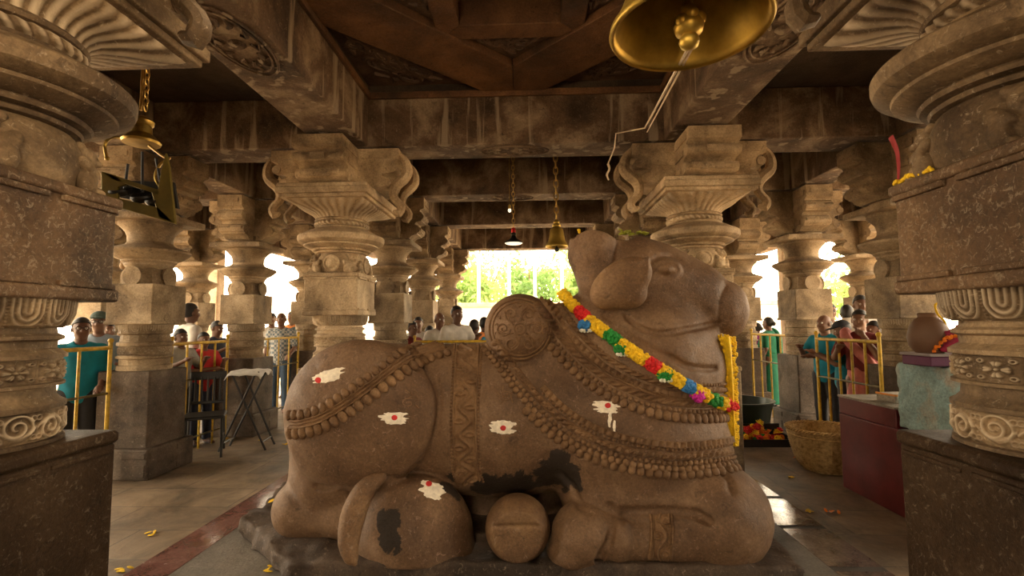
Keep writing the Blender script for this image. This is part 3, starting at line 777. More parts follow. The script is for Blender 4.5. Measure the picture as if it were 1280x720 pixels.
# mouth line and chin fold are cut after the horns; horns
for Y in (3.46, 3.78):
    C((752, 352, Y), (740, 318, Y), 30, 29, .05); C((740, 318, Y), (742, 302, Y), 30, 30, .02)
    C((768, 330, Y), (762, 300, Y), 20, 18, .05)
tz = float(W(742, 294, 3.36)[2])
f.clip(lambda x, y, z: np.where((x < W(790, 300, YC)[0]) & (z > 1.7), z-tz-.03*np.sin(x*14), -1.0) + 0*y)
f.chain([W(776, 296, 3.3), W(772, 310, 3.27), W(768, 330, 3.24), W(752, 352, 3.22)], .012, .015, 'sub')
f.chain([W(720, 296, 3.4), W(726, 303, 3.4), W(733, 297, 3.42)], .02, .02, 'sub')
# hump
f.cone(W(650, 412, 3.42), W(650, 412, 4.0), .245, .20, .03)
C((652, 412, 3.5), (715, 420, 3.6), 40, 36, .06)
# line that runs round the near thigh
thigh = spline([(512, 431), (531, 448), (545, 477), (547, 508), (538, 548), (520, 577), (497, 597), (466, 606), (425, 612)], 40)
P, N = f.hit(thigh[:, 0]+2, thigh[:, 1]+2)
f.chain(P + N*.004, .016, .012, 'sub')
mouth = spline([(783, 394), (792, 404), (806, 412), (824, 416), (846, 414), (872, 409), (899, 404)], 24)
P, N = f.hit(mouth[:, 0], mouth[:, 1]); f.chain(P - N*.008, .020, .005, 'sub')
chin = spline([(838, 446), (858, 457), (880, 461), (896, 461)], 12)
P, N = f.hit(chin[:, 0], chin[:, 1]); f.chain(P - N*.005, .018, .008, 'sub')
jaw = spline([(752, 392), (778, 415), (812, 436), (840, 447)], 12)
P, N = f.hit(jaw[:, 0], jaw[:, 1]); f.chain(P + N*.004, .016, .02, 'sub')
muz = spline([(908, 357), (902, 368), (899, 384), (899, 402), (903, 418)], 14)
P, N = f.hit(muz[:, 0], muz[:, 1]); f.chain(P + N*.003, .012, .006, 'sub')
def groove(pts, r, k=.008, n=14, off=.002):
    q = spline(pts, n); P, N = f.hit(q[:, 0], q[:, 1]); f.chain(P + N*off, r, k, 'sub')
groove([(398, 609), (420, 611), (446, 608), (470, 603), (492, 598)], .030, .008, 16, -.006)
groove([(774, 297), (772, 310), (769, 326), (764, 338)], .020, .012)
groove([(762, 632), (766, 648), (764, 668), (756, 688), (746, 702)], .022, .010)
groove([(768, 641), (800, 640), (840, 640), (872, 643), (886, 652)], .026, .016, 20)
groove([(776, 652), (779, 644), (786, 650)], .016, .012)
groove([(820, 338), (826, 330), (835, 328), (843, 332), (848, 338)], .012, .006)
groove([(821, 340), (830, 345), (840, 344), (848, 339)], .012, .006)
groove([(812, 330), (822, 322), (836, 319), (850, 324)], .014, .012)
groove([(902, 590), (912, 600), (914, 614)], .016, .02)
groove([(700, 592), (716, 610), (724, 630), (735, 640)], .018, .02)
nl = spline([(904, 398), (914, 399), (926, 397)], 8)
P, N = f.hit(nl[:, 0], nl[:, 1]); f.chain(P + N*.004, .008, .006, 'sub')
f.F += (.0016*np.sin(f.ax[0]*47+2.)[:, None, None]*np.sin(f.ax[2]*41)[None, None, :]).astype(np.float32)
f.F[:, :, f.ax[2] < .075] = 1.0
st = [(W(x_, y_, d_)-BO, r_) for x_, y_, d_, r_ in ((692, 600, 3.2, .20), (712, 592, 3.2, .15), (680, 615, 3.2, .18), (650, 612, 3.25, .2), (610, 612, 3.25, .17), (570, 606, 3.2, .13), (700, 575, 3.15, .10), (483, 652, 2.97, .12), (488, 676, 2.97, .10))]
mt = M['bull']
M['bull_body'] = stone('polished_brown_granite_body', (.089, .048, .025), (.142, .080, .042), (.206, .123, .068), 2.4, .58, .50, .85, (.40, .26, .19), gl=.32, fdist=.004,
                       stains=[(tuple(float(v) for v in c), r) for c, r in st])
f.mesh('body', M['bull_body'], bull, BO, 2)

# ear, tail, hooves are parts of their own
g = Field((-.1, 2.7, 1.2), (1.4, 3.5, 2.3), .009)
c0, c1 = W(745, 374, 3.24), W(806, 330, 3.13)
ang = math.degrees(math.atan2(c1[2]-c0[2], c1[0]-c0[0]))
s = pxm(3.2)
g.ell(W(776, 354, 3.19), (43*s, .07, 27*s), 0, 'add', rot(0, -math.radians(ang), math.radians(-8)))
g.ell(W(783, 366, 3.20), (26*s, .065, 21*s), .03)
g.cone(W(800, 340, 3.16), W(809, 323, 3.13), .055, .018, .03)
g.ell(W(792, 342, 3.10), (22*s, .03, 13*s), .02, 'sub', rot(0, -math.radians(ang), 0))
g.mesh('ear', M['bull'], bull, BO, 2)
g = Field((-1.3, 2.65, 0.0), (-.5, 3.3, .75), .008)
P = spline([(478, 596), (462, 606), (449, 625), (440, 650), (436, 676), (438, 694), (444, 705)], 14)
Yt = np.linspace(3.04, 2.86, 14); Rt = np.interp(np.linspace(0, 1, 14), [0, .2, .5, .75, .92, 1], [.03, .062, .072, .06, .040, .014])
g.chain([W(P[i, 0], P[i, 1], Yt[i]) for i in range(14)], Rt, .01)
g.mesh('tail', M['bull'], bull, BO, 2)
g = Field((-.4, 2.75, .0), (.4, 3.5, .7), .007); s = pxm(3.06)
g.ell(W(647, 659, 3.13), (40*s, .22, 39*s), 0)
g.clip(lambda x, y, z: np.maximum(2.985-y, (.074-z)) + 0*x)
g.chain([W(600, 660, 2.99), W(630, 658, 2.985), W(660, 657, 2.985), W(694, 660, 2.99)], .011, .006, 'sub')
g.chain([W(622, 640, 2.975), W(636, 633, 2.975), W(656, 633, 2.975), W(670, 640, 2.975)], .012, .006, 'sub')
g.mesh('hoof', M['bull'], bull, BO, 3)
# base slab with a rough broken left end
g = Field((-2.15, 2.6, -.02), (1.85, 4.75, .30), .016)
_rr = np.random.default_rng(5); _dirs = _rr.normal(0, 1, (26, 3)); _dirs /= np.linalg.norm(_dirs, axis=1, keepdims=True); _fr = np.geomspace(12, 130, 26); _ph = _rr.uniform(0, 6.28, 26)
def rough(x, y, z):
    o = 0
    for q in range(26): o = o + (.055/_fr[q]**.9)*np.sin(_fr[q]*(_dirs[q, 0]*x+_dirs[q, 1]*y+_dirs[q, 2]*z)+_ph[q])
    return o.astype(np.float32)
g.rbox((-.16, 3.68, .0), (1.86, .71, .112), .02, 0, fn=lambda x, y, z: rough(x, y, z)*.8)
g.rbox((-1.60, 3.75, .0), (.45, .62, .138), .03, .02, fn=rough)
g.clip(lambda x, y, z: np.maximum(((x+1.45)*-.70 + (y-3.10)*-.714), -(x+1.88) - (y-3.46)*.15) + 1.6*rough(x, y, z*1.3))
g.F[:, :, g.ax[2] < .004] = 1.0
g.mesh('base_slab', M['slab'], bull, BO, 1)

# ---- carving on the skin: strips and rows of beads laid on the body
def strip(name, path, hw, hfn, n=220, mrow=26, lift=.012, mat='bull_carving'):
    """a raised carved strap following a line on the skin; hw half width in photo pixels"""
    P = spline(path, n); T = np.gradient(P, axis=0); T /= np.linalg.norm(T, axis=1, keepdims=True); Nn = np.stack([-T[:, 1], T[:, 0]], 1)
    v = np.linspace(-1, 1, mrow); hw = np.broadcast_to(np.asarray(hw, float), (n,))
    Q = P[:, None] + Nn[:, None]*(v[None, :, None]*hw[:, None, None])
    S, N = f.hit(Q[..., 0], Q[..., 1]); OK = f.ok; u = np.concatenate([[0], np.cumsum(np.linalg.norm(np.diff(S[:, mrow//2], axis=0), axis=1))])
    H = hfn(u[:, None]+0*v, v[None, :]+0*u[:, None]); edge = np.minimum(1, (1-np.abs(v))*mrow/2.2)[None, :]
    end = np.minimum(1, np.minimum(np.arange(n), np.arange(n)[::-1])/2.0)[:, None]
    S = S + N*((lift*H*edge*end) - .004*(1-np.minimum(edge, end)))[..., None]
    i = np.arange(n-1)[:, None]*mrow; k = np.arange(mrow-1)[None, :]
    F = np.stack([i+k, i+mrow+k, i+mrow+k+1, i+k+1], -1).reshape(-1, 4)
    F = F[OK.reshape(-1)[F].all(1)]
    o = mesh_np(name, S.reshape(-1, 3), [F[:, ::-1]], M[mat], bull, True, BO, attr=H.reshape(-1)); return o
def beads(name, path, gap, r, off=0.0, drop=1.0, lift=.45, mb=None, mat='bull_carving', two=False):
    n0 = 400; P = spline(path, n0); T = np.gradient(P, axis=0); T /= np.linalg.norm(T, axis=1, keepdims=True); Nn = np.stack([-T[:, 1], T[:, 0]], 1)
    P = P + Nn*off
    S, N = f.hit(P[:, 0], P[:, 1]); S, N = S[f.ok], N[f.ok]; L = np.concatenate([[0], np.cumsum(np.minimum(np.linalg.norm(np.diff(S, axis=0), axis=1), .05))])
    m = max(2, int(L[-1]/gap)); q = np.linspace(0, L[-1], m)
    C_ = np.stack([np.interp(q, L, S[:, k]) for k in range(3)], 1); D = np.stack([np.interp(q, L, N[:, k]) for k in range(3)], 1)
    Tn = np.gradient(C_, axis=0); own = mb is None; mb = mb or MB()
    for c, nn, t in zip(C_, D, Tn):
        nn = nn/np.linalg.norm(nn); t = t - nn*(t@nn); t /= np.linalg.norm(t)+1e-9; b = np.cross(nn, t); R = np.stack([t, b, nn], 1)
        mb.sphere(c + nn*r*(lift-.25), (r, r*drop, r*.75), 10, 7, R)
        if two: mb.sphere(c + nn*r*.05 + b*r*drop*1.15*two, (r*.5, r*.5, r*.5), 6, 5, R)
    return mb.build(name, M[mat], bull, smooth=True, origin=BO, angle=1.5) if own else mb
rail = lambda u, v: .35 + .65*np.maximum(ridge(np.abs(v), .78, .16), ridge(v, 0, .12))
def vine(u, v):
    a = np.sin(u*38); h = ridge(v, .45*a, .2) + .8*ridge(np.hypot((((u*38/PI) % 1)-.5)*2.2, v+.45*np.sign(a)), .38, .16) + .9*ridge(np.abs(v), .93, .08)
    return np.clip(.25+.75*h, 0, 1)
def combs(u, v): return np.clip(.3 + .7*np.maximum(np.abs(np.sin(u*70))*(np.abs(v) < .75), ridge(np.abs(v), .88, .1)), 0, 1)
def twist(u, v): return np.clip(.35+.65*(.5+.5*np.sin(u*120+v*3))*(1-v*v), 0, 1)
# rump garland
RG = [(362, 530), (380, 529), (405, 521), (432, 505), (460, 485), (487, 464), (512, 447), (540, 436), (556, 431)]
strip('garland_band', RG, 5.5, rail, 200, 18, .026)
beads('garland_petals', RG, .050, .025, -11, 1.4)
beads('garland_petals', RG, .055, .028, 11, 1.5)
beads('garland_beads', RG, .026, .010, 4)
beads('garland_beads', RG, .026, .010, -5)
# belly strap
strip('belly_strap', [(585, 431), (583, 470), (581, 510), (581, 550), (583, 588), (587, 604)], 15, vine, 260, 40, .026)
for dx in (-17, 17): beads('strap_edge', [(585+dx, 431), (583+dx, 470), (581+dx, 510), (581+dx, 550), (583+dx, 588), (587+dx, 602)], .022, .010)
# long shoulder garland
SG = [(x_+4, y_-11) for x_, y_ in [(612, 436), (628, 455), (648, 482), (670, 508), (695, 532), (725, 553), (760, 568), (800, 577), (845, 581), (893, 577), (912, 573)]]
strip('garland_band', SG, 5, twist, 320, 14, .026)
strip('garland_band', SG[:], 3.0, combs, 320, 10, .026).name = 'garland_band'
beads('garland_beads', SG, .034, .016, 9); beads('garland_beads', SG[3:], .028, .012, -8); beads('garland_beads', SG, .042, .021, 16, 1.1)
strip('garland_band', [(p[0]+3, p[1]-14) for p in SG[3:]], 4, combs, 300, 14, .026)
beads('garland_drops', SG[3:], .050, .026, 23, 1.25)
# upper neck garland
NG = [(x_, y_-14) for x_, y_ in [(668, 392), (684, 412), (702, 436), (724, 460), (752, 483), (785, 501), (820, 513), (858, 519), (894, 519), (914, 517)]]
strip('garland_band', NG, 4.5, twist, 320, 14, .026)
strip('garland_band', [(p[0]+7, p[1]-9) for p in NG], 4, combs, 300, 14, .026); strip('garland_band', [(p[0]+12, p[1]-18) for p in NG[1:]], 3.5, twist, 300, 12, .026)
beads('garland_beads', NG[1:], .033, .015, 9); beads('garland_drops', NG[2:], .050, .026, 18, 1.25); beads('garland_beads', NG[1:], .028, .012, -24)
strip('garland_band', [(690, 398), (712, 424), (738, 448), (770, 470), (810, 489), (850, 499), (894, 501), (914, 500)], 3, rail, 240, 12, .026)
# armlet on the folded foreleg
strip('armlet', [(826, 643), (827, 655), (827, 670), (826, 685), (824, 698)], 11, vine, 120, 30, .028)
for dx in (-13, 13): strip('armlet_edge', [(826+dx, 643), (827+dx, 655), (827+dx, 670), (826+dx, 685), (824+dx, 698)], 2.5, lambda u, v: 1-.4*v*v, 80, 10, .022)
# rosette on the side of the hump
mb = MB(); cx, cy = 650, 411
def ring(rad, r, n=60):
    t = np.arange(n)*2*PI/n; P, N = f.hit(cx+rad*np.cos(t), cy+rad*.98*np.sin(t)); mb.tube(P+N*r*.2, r, 6, closed=True)
ring(38, .008); ring(34, .006); ring(7, .007, 30); ring(3, .006, 16)
for k in range(6):
    a = k*PI/3; t = np.linspace(0, 1, 30); q = 20 + 0*t; rr_ = 9.5*(1-.9*t); ph = a + PI + 10*t
    px = cx+21*np.cos(a)+rr_*np.cos(ph); py = cy+21*np.sin(a)+rr_*np.sin(ph); P, N = f.hit(px, py); mb.tube(P+N*.002, np.linspace(.007, .005, 30), 6)
    t = np.linspace(0, 1, 14); px = cx+(9+20*t)*np.cos(a+.5+.5*t); py = cy+(9+20*t)*np.sin(a+.5+.5*t); P, N = f.hit(px, py); mb.tube(P+N*.002, np.linspace(.008, .004, 14), 6)
for k in range(18):
    a = k*PI/9+.1; t = np.linspace(0, 1, 8); P, N = f.hit(cx+(27.5+4*t)*np.cos(a+.12*np.sin(3*t)), cy+(27.5+4*t)*np.sin(a+.12*np.sin(3*t))); mb.tube(P+N*.001, np.linspace(.007, .003, 8), 6)
mb.build('hump_rosette', M['bull_carving'], bull, smooth=True, origin=BO)
# faint floral carving on flank
for (cx_, cy_, w, h, sd) in ((505, 498, 60, 36, 5), (640, 478, 40, 50, 8)):
    for s in relief_scroll(w, h, sd, 2):
        mb = MB(); P, N = f.hit(cx_+s[:, 0], cy_+s[:, 1]); mb.tube(P-N*.001, .0045, 5); mb.build('flank_scroll', M['bull_carving'], bull, smooth=True, origin=BO)

# ---- tilak marks: dabs of ash paste with a red dot
def dab(name, px, py, rx, ry, seed, mat, n=96, lift=.0025, rag=.45, tilt=0.0, ex_=.6):
    """a dab of paste, ragged with finger streaks that run sideways"""
    r = random.Random(seed); a = np.arange(n)*2*PI/n
    rows_ = [r.uniform(1-rag*1.1, 1.12) for _ in range(24)]
    def edge(t):
        x, y = np.sign(np.cos(t))*np.abs(np.cos(t))**ex_, np.sign(np.sin(t))*np.abs(np.sin(t))**ex_
        k = ((y+1)/2*9).astype(int).clip(0, 9) + 11*(x > 0); q = np.array([rows_[i % 24] for i in k]); return x*q, y*(1-.25*rag*np.abs(np.sin(t*7+seed)))
    ex, ey = edge(a); V = []; rings = [0.03, .35, .7, 1]
    for q in rings:
        x, y = rx*q*ex, ry*q*ey; c, s_ = math.cos(tilt), math.sin(tilt)
        P, N = f.hit(px+c*x-s_*y, py+s_*x+c*y); V.append(P + N*(lift if q < 1 else .0004))
    V = np.concatenate(V); m = len(rings)
    i = np.arange(m-1)[:, None]*n; k = np.arange(n)[None, :]; l = (k+1) % n
    Q = np.stack([i+k, i+l, i+n+l, i+n+k], -1).reshape(-1, 4)
    top = MB(); top.add(V, [tuple(q) for q in Q] + [tuple(range(n))]); o = top.build(name, M[mat], bull, smooth=True, origin=BO); return o
for i, (x, y, rx, ry, tl, lab) in enumerate(((411, 470, 22, 8, -.25, 'white ash mark with red dot on the top of the rump'), (493, 523, 19, 8, 0, 'white ash mark with red dot on the thigh'),
        (628, 534, 18, 9, .05, 'white ash mark with red dot on the flank'), (759, 509, 20, 8, .05, 'white ash mark with red dot on the shoulder'), (540, 613, 17, 11, .3, 'smeared ash mark on the hind knee'))):
    o = dab('ash_mark', x, y, rx, ry, 100+i, 'paint_white', tilt=tl); o['label'] = lab
    dx, dy = ((-13, 5), (0, -1), (1, 1), (1, -2), (-4, -8))[i]
    d = dab('red_dot', x+dx, y+dy, 4.2, 4.0, 50+i, 'paint_red', 20, .0045, .0, 0.0, 1.0)
    d.parent = o
for i, (x, y) in enumerate(((762, 526), (768, 534), (690+73, 520))): dab('ash_drip', x, y, 2.2, 9, 70+i, 'paint_white', 16, .002)
SKIN = f
# ------------------------------------------------------------------ flower garlands on the statue
M['marigold'] = plain('yellow_marigold', (.85, .52, .012), .8, var=.3, scale=30)
M['f_red'] = plain('red_petals', (.60, .012, .015), .7, var=.3, scale=30)
M['f_blue'] = plain('blue_paper_petals', (.03, .20, .52), .7, var=.2, scale=30)
M['f_green'] = plain('green_paper_petals', (.01, .22, .03), .7, var=.3, scale=30)
M['f_pink'] = plain('magenta_paper_petals', (.60, .02, .36), .7, var=.2, scale=30)
M['f_white'] = plain('white_petals', (.80, .78, .68), .8, var=.15, scale=30)
M['f_orange'] = plain('orange_petals', (.80, .20, .01), .8, var=.3, scale=30)
def floret(mb, c, r, rng, n=6):
    """small ruffled flower head"""
    ax = np.array([rng.gauss(0, 1), rng.gauss(0, 1), rng.gauss(0, 1)]); ax /= np.linalg.norm(ax)
    mb.sphere(c, (r, r, r*.8), 7, 5, rot(rng.uniform(0, 3), rng.uniform(0, 3), rng.uniform(0, 3)))
def strand(path3, R, cnt, mb, rng, r=.014):
    for _ in range(cnt):
        t = rng.random(); i = t*(len(path3)-1); k = min(int(i), len(path3)-2); c = path3[k] + (path3[k+1]-path3[k])*(i-k)
        T = path3[k+1]-path3[k]; T = T/np.linalg.norm(T); v = np.array([rng.gauss(0, 1), rng.gauss(0, 1), rng.gauss(0, 1)]); v -= T*(v@T); v /= np.linalg.norm(v)
        floret(mb, c + v*R*.82, r*rng.uniform(.8, 1.2), rng)
gp = spline([(703, 369), (714, 381), (732, 398), (760, 419), (790, 440), (820, 460), (850, 478), (880, 496), (911, 509)], 120)
P, N = SKIN.hit(gp[:, 0], gp[:, 1])
GR = .040
gc = P + N*(GR*.8)
for _ in range(6): gc[1:-1] = .5*gc[1:-1] + .25*(gc[:-2]+gc[2:])
gar = empty('flower_garland', tuple(gc[60]), 0, 'yellow marigold garland with red, blue and green tufts slung round the neck of the bull', 'garland'); GO = np.array(gar.location)
rng = random.Random(4)
segs = [(0, .125, 'marigold'), (.125, .185, 'f_red'), (.185, .30, 'marigold'), (.30, .37, 'f_green'), (.37, .535, 'marigold'), (.535, .60, 'f_red'), (.60, .735, 'marigold'), (.735, .79, 'f_blue'), (.79, .87, 'marigold'), (.87, .925, 'f_green'), (.925, .955, 'marigold'), (.955, 1.0, 'f_red')]
for a, b_, mt in segs:
    i0, i1 = int(a*119), max(int(b_*119), int(a*119)+2); mb = MB(); pth = gc[i0:i1+1]
    mb.tube(pth, GR*.8, 10); strand(pth, GR, int(620*(b_-a))+26, mb, rng, .0135)
    o = mb.build('marigold_section' if mt == 'marigold' else 'tuft_section', M[mt], gar, smooth=True, origin=GO)
    if mt != 'marigold': o['label'] = {'f_red': 'red', 'f_green': 'green', 'f_blue': 'blue'}[mt] + ' petal section'
for (px, py, mt, wt) in ((734, 409, 'f_blue', 1), (778, 437, 'f_green', 1), (829, 468, 'f_green', .6), (868, 494, 'f_pink', .3)):
    Q, Nn = SKIN.hit(np.array([px]), np.array([py])); c = Q[0] + Nn[0]*.035; mb = MB(); mb.sphere(c, (.045, .04, .034), 12, 8)
    for _ in range(60):
        v = np.array([rng.gauss(0, 1) for _ in range(3)]); v /= np.linalg.norm(v); floret(mb, c + v*np.array([.046, .042, .036]), .011, rng)
    o = mb.build('pompom', M[mt], gar, smooth=True, origin=GO); o['label'] = {'f_blue': 'blue', 'f_green': 'green', 'f_pink': 'magenta'}[mt] + ' pompom'
    mb = MB()
    for k in range(10): floret(mb, c + np.array([.034*math.cos(k*.63), -.02, -.032+.006*math.sin(k*.63)]), .011, rng)
    if wt > .5: mb.build('white_fringe', M['f_white'], o, smooth=True, origin=GO)
# hanging yellow sheet of flowers under the muzzle
Yg = 3.42
hp = np.array([W(x, y, Yg) for x, y in ((906, 421), (908, 440), (911, 470), (913, 500), (915, 530), (917, 557))])
hp = spline(hp, 60)
hg = empty('hanging_garland', tuple(hp[20]), 0, 'flat yellow marigold garland hanging straight down below the muzzle of the bull', 'garland'); HO = np.array(hg.location)
wd = np.interp(np.linspace(0, 1, 60), [0, .1, .3, .65, .9, 1], [.065, .070, .058, .045, .036, .022])
mb = MB()
for i in range(0, 59): mb.tube(hp[i:i+2] + np.array([0, 0, 0]), [wd[i], wd[i+1]], 10, flat=.35)
for _ in range(900):
    i = rng.randrange(59); x = rng.uniform(-1, 1)*wd[i]; floret(mb, hp[i] + np.array([x, -.022*math.sqrt(max(0, 1-(x/wd[i])**2)) + rng.choice((0, 0, .04)), rng.uniform(-.01, .01)]), .011, rng)
mb.build('flower_sheet', M['marigold'], hg, smooth=True, origin=HO)
mb = MB(); mb.tube([hp[0], hp[0]+np.array([-.03, .10, .04]), hp[0]+np.array([-.08, .22, .03])], .012, 6); mb.build('string', M['rope'], hg, smooth=True, origin=HO)
# flower tuft stuck behind the horn and green sprig on the head
for (px, py, Y, mt, lab, cnt) in ((729, 299, 3.36, 'marigold', 'small yellow flower tuft tucked in the notch of the bull horn', 14), (788, 293, 3.62, 'sprig', 'small green sprig lying on top of the bull head', 26)):
    if mt == 'sprig': M['sprig'] = plain('green_sprig_leaf', (.25, .27, .02), .7, var=.4, scale=30)
    c = W(px, py, Y); mb = MB()
    for k in range(cnt):
        p = c + np.array([rng.gauss(0, .055 if mt == 'sprig' else .018), rng.gauss(0, .02), abs(rng.gauss(0, .012 if mt == 'sprig' else .026))]); mb.sphere(p, (.022, .011, .007) if mt == 'sprig' else (.012, .012, .010), 6, 4, rot(rng.uniform(-1, 1), rng.uniform(-.6, .6), rng.uniform(0, 6)))
    o = mb.build('flower_tuft' if mt != 'sprig' else 'leaf_sprig', M[mt], None, smooth=True, origin=c); o.location = c; tag(o, lab, 'flower')

# ------------------------------------------------------------------ bells, chains, lamp, bell machine
def chain_links(mb, a, b, r=.013, wire=.0045, origin=None):
    a, b = np.array(a, float), np.array(b, float); L = np.linalg.norm(b-a); T = (b-a)/L; n = max(2, int(L/(r*3.0)))
    ux = np.cross(T, [0, 1, 0.03]); ux /= np.linalg.norm(ux); uy = np.cross(T, ux); th = np.arange(12)*2*PI/12
    for i in range(n):
        c = a + (b-a)*((i+.5)/n); s = ux if i % 2 else uy
        mb.tube(c + T*(np.cos(th)[:, None]*r*2.0) + s*(np.sin(th)[:, None]*r), wire, 6, closed=True)
# big bell overhead
c = W(861, 37, 1.62); R = .258
bell = empty('temple_bell', (c[0], c[1], c[2]), 0, 'big brass temple bell hanging overhead at the top, its open mouth facing down', 'bell')
mb = MB()
mb.lathe([(R*1.0, -.004), (R*1.01, .004), (R*.985, .022), (R*.90, .06), (R*.80, .12), (R*.72, .20), (R*.67, .28), (R*.62, .34), (R*.48, .385), (R*.25, .405), (0, .41), (0, .39), (R*.24, .385), (R*.45, .365),
          (R*.58, .325), (R*.63, .27), (R*.68, .20), (R*.76, .12), (R*.86, .06), (R*.93, .02), (R*.955, .0), (R*1.0, -.004)], n=72, caps=False)
mb.build('bell_body', M['brass'], bell, smooth=True, angle=1.2)
mb = MB(); mb.lathe([(R*.965, -.009), (R*1.0, -.012), (R*1.025, 0), (R*1.015, .014), (R*.985, .02)], n=72, caps=False); mb.build('bell_lip', M['brass'], bell, smooth=True, angle=1.4)
mb = MB(); mb.tube([(0, 0, .40), (.012, 0, .30), (.004, 0, .14), (0, 0, .075)], [.014, .013, .014, .016], 10); mb.lathe([(0, .085), (.022, .08), (.026, .06), (.020, .045), (.042, .035), (.05, .012), (.044, -.010), (.024, -.020), (.03, -.028), (.034, -.042), (.028, -.06), (.012, -.068), (0, -.07)], n=24)
mb.sphere((-.026, -.02, .02), .024, 12, 8); mb.sphere((.03, -.015, .03), .024, 12, 8); mb.sphere((0, -.035, .035), .022, 12, 8)
mb.build('clapper', M['brass'], bell, smooth=True, angle=1.2)
mb = MB(); mb.lathe([(.03, .40), (.045, .43), (.03, .46), (.02, .48)], n=20); mb.tube(np.stack([.045*np.cos(np.arange(16)*2*PI/16), np.zeros(16), .53+.06*np.sin(np.arange(16)*2*PI/16)], 1), .011, 8, closed=True); mb.build('hanger', M['brass'], bell, smooth=True)
mb = MB(); chain_links(mb, (0, 0, .58), (0, 0, ZT-c[2]+.24), .02, .007); mb.build('chain', M['chain_brass'], bell, smooth=True)
# its pull rope, tied off on the pillar bracket
k0 = np.array([c[0], c[1], c[2]-.06])
rp = [k0, k0*.66+W(806, 160, 4.1)*.34, k0*.33+W(806, 160, 4.1)*.67, W(806, 160, 4.1), W(790, 163, 4.42), W(770, 167, 4.45), W(768, 185, 4.46), W(760, 205, 4.47)]
ro = empty('bell_rope', tuple(k0), 0, 'pale cotton pull rope running from the big bell clapper to the pillar bracket', 'rope')
mb = MB(); mb.tube(np.array(rp), .0065, 7); mb.tube([k0+np.array([.012, 0, 0]), W(809, 165, 4.1)], .005, 6)
mb.build('strand', M['rope'], ro, smooth=True, origin=k0)
mb = MB(); q = W(760, 205, 4.47); mb.tube(spline([q, q+np.array([.01, -.01, -.05]), q+np.array([-.012, 0, -.10]), q+np.array([.004, 0, -.15])], 14), [.011]*10+[.008]*4, 6); mb.build('knot', M['rope'], ro, smooth=True, origin=k0)
# small brass bell over the statue
c = W(696, 309, 6.0); s = .136
b2 = empty('hanging_bell', tuple(c), 0, 'small brass bell on a gold chain hanging left of the bull horn', 'bell')
mb = MB(); mb.lathe([(s*.90, 0), (s*1.0, .0), (s*1.02, .015), (s*.93, .035), (s*.76, .08), (s*.66, .15), (s*.60, .215), (s*.40, .245), (s*.18, .25), (0, .252), (0, .235), (s*.36, .228), (s*.52, .20), (s*.60, .14), (s*.72, .07), (s*.90, 0)], n=40, caps=False); mb.build('bell_body', M['brass'], b2, smooth=True, angle=1.2)
mb = MB(); mb.tube([(0, 0, .23), (0, 0, -.02)], .008, 8); mb.sphere((0, 0, -.03), .03, 12, 8); mb.build('clapper', M['iron'], b2, smooth=True)
mb = MB(); mb.lathe([(0, .25), (.05, .25), (.055, .27), (.035, .29), (.04, .31), (.02, .34), (0, .35)], n=16); mb.build('crown', M['brass'], b2, smooth=True)
mb = MB(); chain_links(mb, (0, 0, .35), (0, 0, ZT-c[2]), .026, .009); mb.build('chain', M['chain_brass'], b2, smooth=True)
# dark hanging lamp with red collar
c = W(642, 304, 6.1)
lp = empty('hanging_lamp', tuple(c), 0, 'dark conical hanging lamp with red collar and pale underside on a thin chain', 'lamp')
mb = MB(); mb.lathe([(.112, 0), (.118, .006), (.10, .022), (.05, .05), (.032, .075), (.026, .10), (.034, .115), (.018, .135), (0, .138)], n=32); mb.build('shade', M['iron'], lp, smooth=True)
M['lamp_glass'] = plain('opal_lamp_glass', (.85, .82, .72), .4); bs = M['lamp_glass'].node_tree.nodes['Principled BSDF']; bs.inputs['Emission Color'].default_value = (1, .88, .65, 1); bs.inputs['Emission Strength'].default_value = 1.2
mb = MB(); mb.lathe([(0, -.014), (.09, -.012), (.108, -.002), (.108, .004), (0, .004)], n=32); mb.build('diffuser', M['lamp_glass'], lp, smooth=True)
mb = MB(); mb.lathe([(0, .13), (.026, .135), (.03, .15), (.022, .165), (.03, .175), (.016, .195), (0, .2)], n=16); mb.build('collar', M['f_red'], lp, smooth=True)
mb = MB(); chain_links(mb, (0, 0, .2), (0, 0, ZT-c[2]), .018, .005); mb.build('chain', M['chain_brass'], lp, smooth=True)
c = W(637, 263, 6.4)
bu = empty('bare_bulb', tuple(c), 0, 'tiny pale bulb on a wire just left of the hanging lamp chain', 'bulb')
mb = MB(); mb.sphere((0, 0, 0), (.022, .022, .028), 12, 8); mb.build('glass', M['lamp_glass'], bu, smooth=True)
mb = MB(); mb.lathe([(.016, .02), (.018, .03), (.018, .07), (.006, .08)], n=12); mb.bar((0, 0, .07), (0, 0, ZT-c[2]), .003, 6); mb.build('socket', M['brass_dull'], bu, smooth=True)
